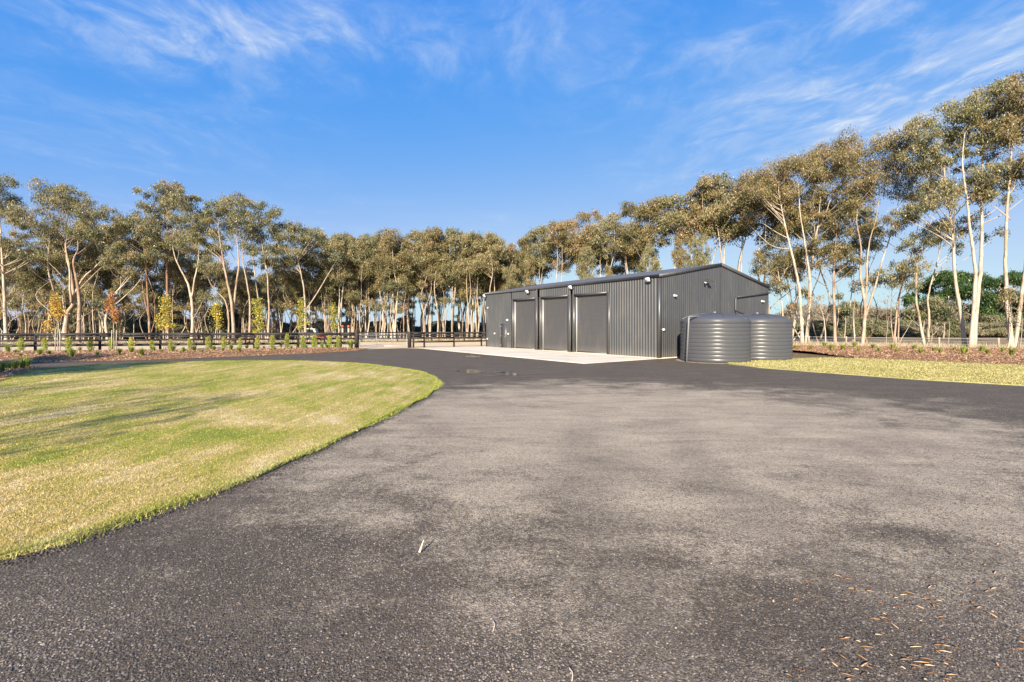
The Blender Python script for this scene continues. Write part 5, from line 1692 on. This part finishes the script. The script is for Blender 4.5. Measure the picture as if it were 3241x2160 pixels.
tall_grass('leaf_litter_grass', P, 0.06, 0.30, M['leaf_dry'], 'dry grass and litter on the ground below the left wood', 0.05)

# ------------------------------------------------------------------ planting in the beds
def on_mound(u, v, mound):
    z = 0.2
    for _ in range(8):
        x, y = gp(u, v, z)
        z = float(mound(x, y)) + 0.01
    return x, y, z
R2 = lambda x, y: (0.34 * x, 850 + 0.34 * y)
R5 = lambda x, y: (800 + 0.17 * x, 900 + 0.17 * y)
R4 = lambda x, y: (2400 + 0.3574 * x, 850 + 0.3574 * y)

def tuft_mesh(seed, n=70, H=0.42, spread=0.2):
    r = np.random.default_rng(seed)
    m = MB()
    a = r.uniform(0, 6.28, n)
    lean = np.abs(r.normal(0.35, 0.28, n))
    h = H * r.uniform(0.55, 1.1, n)
    b = np.stack([np.cos(a) * 0.05 * r.uniform(0, 1, n), np.sin(a) * 0.05 * r.uniform(0, 1, n), np.full(n, -0.02)], 1)
    md = b + np.stack([np.cos(a) * lean * h * 0.4, np.sin(a) * lean * h * 0.4, h * 0.62], 1)
    tp = b + np.stack([np.cos(a) * lean * h * 1.15, np.sin(a) * lean * h * 1.15, h * (1 - 0.35 * lean)], 1)
    s = np.stack([-np.sin(a), np.cos(a), 0 * a], 1) * 0.014
    v = np.stack([b - s, b + s, md + s * 0.9, md - s * 0.9, tp], 1).reshape(-1, 3)
    i = np.arange(n)[:, None] * 5
    t = np.repeat(np.clip(r.normal(0.5, 0.22, n), 0, 1), 5)
    m.add(v, i + [0, 1, 2, 3], tint=t)
    m.f.append((i + [3, 2, 4]))
    return m
tufts = []
for s_ in range(4):
    o = tuft_mesh(500 + s_).build('grass_tuft', M['leaf_tuft'])
    tufts.append(o)
def put_tufts(spots, lab, group, scale):
    for i, (x, y, z, sc) in enumerate(spots):
        o = tufts[i % 4].copy()
        COL.objects.link(o)
        o.location = (x, y, z)
        o.rotation_euler = (0, 0, rng.uniform(0, 6.28))
        k = scale * sc * rng.uniform(0.6, 1.3)
        o.scale = (k, k, k)
        tag(o, lab % ORD[i], 'plant', group)
ra = [(322, 715), (465, 712), (583, 697), (648, 727), (745, 724), (852, 698), (887, 738), (1012, 710), (1068, 738), (1187, 714), (1225, 744), (1380, 720), (1437, 754), (1552, 734), (1612, 750), (1735, 726), (1818, 760), (1978, 738), (2030, 764), (2165, 742), (2240, 772)]
put_tufts([(*on_mound(*R4(x, y), mound_right), 1.0) for x, y in ra], '%s green grass tuft from the water tanks in the right mulch bed', 'green tufts in the right mulch bed', 1.25)
la = [R2(x, y) for x, y in [(75, 780), (145, 792), (195, 820), (370, 805), (460, 820), (610, 790), (665, 812), (745, 772), (845, 780), (905, 806), (1110, 800), (1225, 785), (1320, 802), (1430, 770), (1505, 785), (1605, 775), (1705, 785), (1808, 770), (1880, 780), (1990, 766), (2075, 772), (2150, 760), (2230, 776), (2300, 750)]] + \
     [R5(x, y) for x, y in [(90, 1225), (210, 1200), (400, 1235), (530, 1178), (715, 1208), (830, 1180), (1000, 1200), (1120, 1172), (1290, 1220), (1375, 1198), (1525, 1222), (1830, 1222)]]
put_tufts([(*on_mound(u, v, mound_left), 1.45 if i == len(la) - 1 else 1.0) for i, (u, v) in enumerate(la)], '%s green grass tuft from the left in the bed before the black fence', 'green tufts before the black fence', 1.12)
co = [R2(x, y) for x, y in [(-40, 975), (20, 965), (80, 945), (140, 938), (245, 922), (210, 930)]]
put_tufts([(*gp(u, v, 0.06), 0.06, 1.0) for u, v in co], '%s lush green clump from the left in the shaded corner bed', 'lush clumps in the corner bed', 1.5)
for o in tufts:
    bpy.data.objects.remove(o)

# upright lime shrubs
shrubs = []
for s_ in range(4):
    r = np.random.default_rng(520 + s_)
    st = [([np.array([0, 0, -0.03]), np.array([r.normal(0, 0.03), r.normal(0, 0.03), 0.5]), np.array([r.normal(0, 0.04), r.normal(0, 0.04), 1.0])], 0.018)]
    st += [([np.array([0, 0, 0.05]), np.array([math.cos(a) * 0.10, math.sin(a) * 0.10, 0.4]), np.array([math.cos(a) * 0.14, math.sin(a) * 0.14, 0.75])], 0.01) for a in r.uniform(0, 6.28, 3)]
    tr, cr = MB(), MB()
    for pts, r0 in st:
        tr.tube(smooth_path(pts, 3), r0, 5)
    n = 760
    zz = r.uniform(0.05, 1.08, n)
    rd_ = (0.23 * np.sqrt(np.clip(1 - ((zz - 0.35) / 0.78) ** 2, 0.02, 1))) * np.sqrt(r.uniform(0.05, 1, n))
    a = r.uniform(0, 6.28, n)
    C = np.stack([rd_ * np.cos(a), rd_ * np.sin(a), zz], 1)
    v, f = leaf_quads(C, r, 0.10, 0.045, -0.4, 0.7)
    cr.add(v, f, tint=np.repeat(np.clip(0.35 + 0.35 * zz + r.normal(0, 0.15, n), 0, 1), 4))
    root = thing('lime_shrub', 'x', 'shrub', (0, 0, 0))
    tr.build('stems', M['bark_grey'], root)
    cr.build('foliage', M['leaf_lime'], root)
    shrubs.append(root)
sh = [R2(x, y) + (t_,) for x, y, t_ in [(195, 765, 650), (415, 755, 650), (640, 760, 640), (845, 745, 640), (1035, 750, 650), (1222, 760, 650), (1412, 740, 680), (1588, 730, 650), (1765, 740, 650), (1940, 730, 640), (2085, 745, 630), (2235, 730, 640)]]
sh = [(u, v, 850 + 0.34 * t_) for u, v, t_ in sh] + [(*R5(x, y), 900 + 0.17 * t_) for x, y, t_ in [(85, 1150, 990), (365, 1120, 960), (640, 1115, 930), (935, 1090, 960), (1150, 1110, 920), (1430, 1100, 930), (1600, 1160, 920)]]
for i, (u, v, vt) in enumerate(sh):
    k = (u - CX) / F_PX
    yf = 40.9 / (1 - 0.25 * k)
    x, y, z = on_mound(u, v, mound_left)
    y = min(y, yf - 0.55)
    x = k * y
    z = float(mound_left(x, y))
    H = max(0.75, CAM_H - (vt - HZ) / F_PX * y - z)
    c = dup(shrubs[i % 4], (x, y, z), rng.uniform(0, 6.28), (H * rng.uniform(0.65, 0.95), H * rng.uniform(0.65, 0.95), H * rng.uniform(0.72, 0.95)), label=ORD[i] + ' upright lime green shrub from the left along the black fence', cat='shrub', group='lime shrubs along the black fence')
for b_ in shrubs:
    drop(b_)

# staked autumn saplings
sap = [(R2, (0, 770), [(-18, 400, 40, 60)], 0.75), (R2, (540, 772), [(520, 300, 40, 70), (515, 370, 60, 90), (545, 420, 45, 50), (440, 510, 40, 35), (450, 570, 30, 20)], 0.72), (R2, (1065, 765), [(1030, 300, 36, 60), (1020, 360, 44, 50), (1075, 410, 40, 50), (1075, 470, 28, 30), (1040, 250, 22, 50)], 0.95),
       (R2, (1545, 755), [(1540, 290, 40, 50), (1548, 370, 48, 70), (1550, 450, 44, 60), (1470, 460, 24, 50), (1480, 530, 30, 40), (1600, 530, 40, 30), (1550, 520, 36, 40)], 0.62),
       (R2, (2030, 745), [(2020, 340, 40, 40), (2015, 400, 54, 60), (2035, 470, 32, 40), (2035, 530, 28, 30)], 0.55),
       (R5, (130, 1165), [(80, 320, 90, 90), (100, 450, 100, 110), (130, 580, 110, 110), (90, 700, 100, 80), (150, 800, 90, 60), (60, 880, 60, 60)], 0.45), (R5, (905, 1155), [(900, 330, 60, 90), (900, 450, 85, 110), (920, 580, 80, 100), (910, 700, 90, 70), (1030, 720, 30, 40), (890, 800, 60, 50)], 0.35),
       (R5, (1560, 1165), [(1490, 430, 60, 80), (1520, 540, 80, 90), (1500, 640, 80, 70), (1530, 740, 70, 60), (1510, 820, 40, 40)], 0.18)]
slab = ['sapling with a few yellow leaves cut by the left edge', 'first whole staked sapling from the left with golden orange crown', 'second staked sapling from the left with rusty orange crown', 'staked sapling with the brightest golden column and low side branches', 'staked sapling with small yellow crown fourth from the left',
        'tall leafy yellow green staked sapling fifth from the left', 'narrow lime yellow staked sapling sixth from the left', 'thin greenish staked sapling nearest the metal gate']
for i, (cv_, base, cl_, tint) in enumerate(sap):
    u, v = cv_(*base)
    x, y, z = on_mound(u, v, mound_left)
    r = np.random.default_rng(540 + i)
    t = thing('autumn_sapling', slab[i], 'tree', (x, y, z), 0, 'staked autumn saplings')
    b0 = np.array((x, y, z))
    tops = [np.array(at(*cv_(c[0], c[1]), y)) for c in cl_]
    hi = max(tops, key=lambda q: q[2])
    tr, cr = MB(), MB()
    lead = smooth_path([np.array((0, 0, -0.05)), (hi - b0) * np.array([0.25, 1, 0.45]), (hi - b0) + np.array([0, 0, 0.25])], 5)
    tr.tube(lead, np.linspace(0.035, 0.008, len(lead)), 6)
    CC, TT = [], []
    for c, tp in zip(cl_, tops):
        u0, v0 = cv_(c[0], c[1]); u1, v1 = cv_(c[0] + c[2], c[1] + c[3])
        rx, rz_ = abs(u1 - u0) / F_PX * y, abs(v1 - v0) / F_PX * y
        e_ = tp - b0
        sidx = int(np.argmin(np.abs(lead[:, 2] - (e_[2] - 0.5))))
        tr.tube(smooth_path([lead[sidx], (lead[sidx] + e_) / 2 + np.array([0, 0, -0.05]), e_ + np.array([0, 0, rz_ * 0.5])], 3), np.linspace(0.014, 0.005, 4)[:len(smooth_path([lead[sidx], e_], 3))], 4, False) if False else tr.tube([lead[sidx], (lead[sidx] + e_) / 2, e_ + np.array([0, 0, rz_ * 0.4])], [0.014, 0.010, 0.005], 4, False)
        n = int(45 + 520 * rx * rz_ * 2.0)
        q = r.normal(0, 0.48, (n, 3)) * np.array([rx, rx, rz_])
        CC.append(e_ + q)
        TT.append(np.clip(tint - 0.02 + r.normal(0, 0.16, n) - 0.1 * (q[:, 2] / (rz_ + 1e-6)), 0, 1))
    C = np.concatenate(CC)
    vv, ff = leaf_quads(C, r, 0.12, 0.09, 0.5, 0.6)
    cr.add(vv, ff, tint=np.repeat(np.concatenate(TT), 4))
    tr.build('trunk', M['bark_grey'], t)
    cr.build('crown', M['leaf_autumn'], t)
    for dx, dy in ((-0.22, 0.05), (0.20, -0.06)):
        mm = MB(); mm.box((dx, dy, 0.72), (0.036, 0.036, 1.5), Matrix.Rotation(R(r.uniform(-2.5, 2.5)), 4, 'Y')); mm.build('stake', M['stake'], t)
    mm = MB(); mm.tube([(-0.22, 0.05, 1.15), (0.0, -0.05, 1.13), (0.20, -0.06, 1.15)], 0.012, 5); mm.build('tie', M['dark'], t)

# ------------------------------------------------------------------ things seen beyond the fence
p = at(985, 1050, 61)
car = thing('parked_truck', 'cream coloured truck parked in the wood behind the rail fence', 'truck', (p.x, p.y, 0), R(8))
car.scale = (0.85, 0.85, 0.85)
m = MB()
prof = [(-1.5, 0.5), (1.6, 0.5), (1.6, 1.05), (1.0, 1.15), (0.65, 1.85), (-0.6, 1.9), (-0.75, 1.1), (-1.5, 1.08)]
V = [(x, yy, z) for yy in (-0.8, 0.8) for x, z in prof]
n = len(prof)
m.add(V, [tuple(range(n)), tuple(range(2 * n - 1, n - 1, -1))] + [(i, n + i, n + (i + 1) % n, (i + 1) % n) for i in range(n)])
m.build('body', M['cream'], car)
m = MB()
m.add([(0.72, -0.83, 1.15), (0.45, -0.83, 1.75), (-0.45, -0.83, 1.78), (-0.55, -0.83, 1.15)], [(0, 1, 2, 3)])
m.add([(0.98, -0.7, 1.2), (0.98, 0.7, 1.2), (0.72, 0.65, 1.78), (0.72, -0.65, 1.78)], [(0, 1, 2, 3)])
m.build('windows', M['glass'], car)
for x in (-1.0, 1.0):
    for yy in (-0.82, 0.82):
        m = MB(); m.tube([(x, yy - 0.1, 0.36), (x, yy + 0.1, 0.36)], 0.36, 16); m.build('wheel', M['rubber'], car)
p = at(1016, 1050, 60)
m = MB()
r = np.random.default_rng(77)
for k in range(60):
    a = r.uniform(0, 6.28)
    rad = abs(r.normal(0, 0.45))
    m.box((p.x + rad * math.cos(a) * 1.2, p.y + rad * math.sin(a), max(0.1, 1.15 - rad * 1.1) * r.uniform(0.15, 1.0)), (0.5, 0.12, 0.08), Matrix.Rotation(r.uniform(0, 6.28), 4, 'Z') @ Matrix.Rotation(r.normal(0, 0.5), 4, 'Y'))
tag(m.build('timber_pile', M['redpot']), 'reddish heap of offcuts right of the cream truck behind the fence', 'pile')
for u, lab in ((1084.5, 'white post with round red top, left of the pair behind the fence'), (1103.5, 'white post with round red top, right of the pair behind the fence')):
    p = at(u, 1033, 59)
    t = thing('marker_post', lab, 'post', (p.x, p.y, 0), 0, 'red-topped posts behind the fence')
    m = MB(); m.box((0, 0, 0.8), (0.20, 0.12, 1.65)); m.build('board', M['stake'], t)
    m = MB(); m.lathe([(0.0, 1.62), (0.12, 1.64), (0.19, 1.76), (0.20, 1.9), (0.14, 2.02), (0.0, 2.06)], 14); m.build('round_top', M['redpot'], t, True)
p = at(15, 1010, 78)
hut = thing('farm_house', 'pale roofed house glimpsed between trunks at the left edge', 'house', (p.x, p.y, 0), R(-20))
m = MB(); m.box((0, 0, 1.2), (8.0, 5.0, 2.4)); m.build('wall', M['greywall'], hut)
m = MB(); m.add([(-4.4, -2.9, 2.4), (4.4, -2.9, 2.4), (4.4, 2.9, 2.4), (-4.4, 2.9, 2.4), (-1.8, 0, 3.9), (1.8, 0, 3.9)], [(0, 1, 5, 4), (1, 2, 5), (2, 3, 4, 5), (3, 0, 4)]); m.build('roof', M['whiteroof'], hut)
for x in (-2.2, 1.6):
    m = MB(); m.box((x, -2.51, 1.35), (1.2, 0.06, 1.1)); m.build('window', M['glass'], hut)
m = MB(); m.box((-0.2, -2.52, 1.0), (0.9, 0.06, 2.0)); m.build('door', M['white'], hut)

# ------------------------------------------------------------------ small things on the drive
x, y = gp(1328, 1753)
st_ = MB()
tip = at(1340, 1712, y + 0.03)
pts = smooth_path([np.array((x, y, 0.012)), np.array((x + 0.012, y + 0.015, 0.05)), np.array((tip.x, y + 0.05, tip.z + 0.0))], 5)
st_.tube(pts, np.linspace(0.011, 0.0035, len(pts)), 7)
tag(st_.build('stick', M['stick'], None, True), 'small bleached stick standing up on the gravel in the foreground', 'stick')

chip_px = [(880, 893), (1080, 890), (1228, 917), (1330, 918), (1365, 900), (1350, 966), (1440, 1005), (1550, 995), (1595, 962), (1500, 945), (1540, 960), (1530, 855), (1545, 790), (1185, 1062), (1110, 1098), (1195, 1115), (1250, 1143), (1390, 1187), (1460, 1115), (1610, 1085), (1630, 1105),
           (1900, 1010), (1850, 975), (2010, 868), (1960, 890), (1880, 830), (2020, 745), (2050, 560), (2040, 535), (1620, 562), (1850, 1020), (1980, 1060), (1155, 978), (1270, 940), (520, 950), (590, 810), (350, 960), (220, 957), (985, 1265), (1050, 1310), (960, 1290), (730, 1330), (880, 1250), (900, 1243),
           (1010, 1385), (960, 1430), (1040, 1440), (1060, 1460), (970, 1478), (900, 1518), (1030, 1515), (920, 1555), (870, 1385), (1420, 1310), (1550, 1222), (1630, 1245), (1640, 1300), (1590, 1295), (1640, 1345), (1580, 1345), (1730, 1315), (1640, 1435), (1660, 1400), (1230, 1370), (1335, 1405), (1380, 1388), (1460, 1425), (1410, 1470), (1320, 1465),
           (1430, 1455), (1540, 1508), (1690, 1520), (1660, 1555), (1490, 1555), (2030, 1435), (2210, 1250), (2215, 1275), (2205, 1325), (2210, 605), (1945, 690), (660, 730), (840, 775), (910, 797), (1140, 1218), (460, 1520), (545, 1485), (800, 1435), (1500, 1400), (1525, 1450), (1180, 1090), (1280, 1010), (940, 870), (970, 880)]
chip_meshes = []
for k in range(5):
    r = np.random.default_rng(900 + k)
    m = MB()
    L, W_, T_ = r.uniform(0.06, 0.13), r.uniform(0.005, 0.010), r.uniform(0.003, 0.005)
    q = [(-L / 2, -W_ / 2, 0), (-L / 2 + 0.006, W_ / 2, 0), (0, -W_ * 0.6, 0.004), (0, W_ * 0.55, 0.004), (L / 2, -W_ * 0.3, 0.001), (L / 2 - 0.004, W_ * 0.4, 0.001)]
    V = [(a, b, c) for a, b, c in q] + [(a, b, c + T_) for a, b, c in q]
    m.add(V, [(0, 2, 3, 1), (2, 4, 5, 3), (6, 7, 9, 8), (8, 9, 11, 10), (0, 6, 8, 2), (2, 8, 10, 4), (1, 3, 9, 7), (3, 5, 11, 9), (0, 1, 7, 6), (4, 10, 11, 5)], tint=(0.15, 0.75, 0.35, 0.9, 0.5)[k])
    o = m.build('bark_chip', M['chip'])
    chip_meshes.append(o)
for i, (zx, zy) in enumerate(chip_px):
    x, y = gp(2300 + 0.4208 * zx, 1500 + 0.4208 * zy)
    o = chip_meshes[i % 5].copy()
    COL.objects.link(o)
    o.location = (x, y, 0.006)
    o.rotation_euler = (rng.normal(0, 0.12), rng.normal(0, 0.15), rng.normal(-0.35, 0.6))
    k = rng.uniform(0.25, 0.85)
    o.scale = (k, rng.uniform(0.5, 0.9), 0.8)
    tag(o, 'orange brown bark chip lying on the gravel at the lower right', 'bark chip', 'bark chips strewn on the drive')
for o in chip_meshes:
    bpy.data.objects.remove(o)
for (u, v, lab) in ((1566, 1985, 'yellow dry twig on the gravel at the bottom centre'), (1812, 2138, 'curled brown bark strip at the bottom edge right of centre')):
    x, y = gp(u, v)
    m = MB(); m.tube(smooth_path([np.array((x - 0.01, y - 0.05, 0.008)), np.array((x, y, 0.014)), np.array((x - 0.015, y + 0.05, 0.008))], 4), [0.002, 0.003, 0.004, 0.004, 0.004, 0.004, 0.003, 0.003, 0.002], 5)
    tag(m.build('twig', M['stick']), lab, 'twig')
for (u, v, lab) in ((1126, 1369, 'pale rounded stone at the lawn edge below the bend'),):
    x, y = gp(u, v)
    r = np.random.default_rng(int(u))
    m = MB(); m.lathe([(0.0, -0.01), (0.075, 0.0), (0.085, 0.03), (0.06, 0.062), (0.025, 0.075), (0.0, 0.077)], 10)
    for a_ in m.v:
        a_ += r.normal(0, 0.005, a_.shape)
    o = m.build('edge_stone', M['sand'], None, True)
    o.location = (x, y, 0.02)
    o.scale = (0.62, 0.5, 0.5)
    tag(o, lab, 'stone')
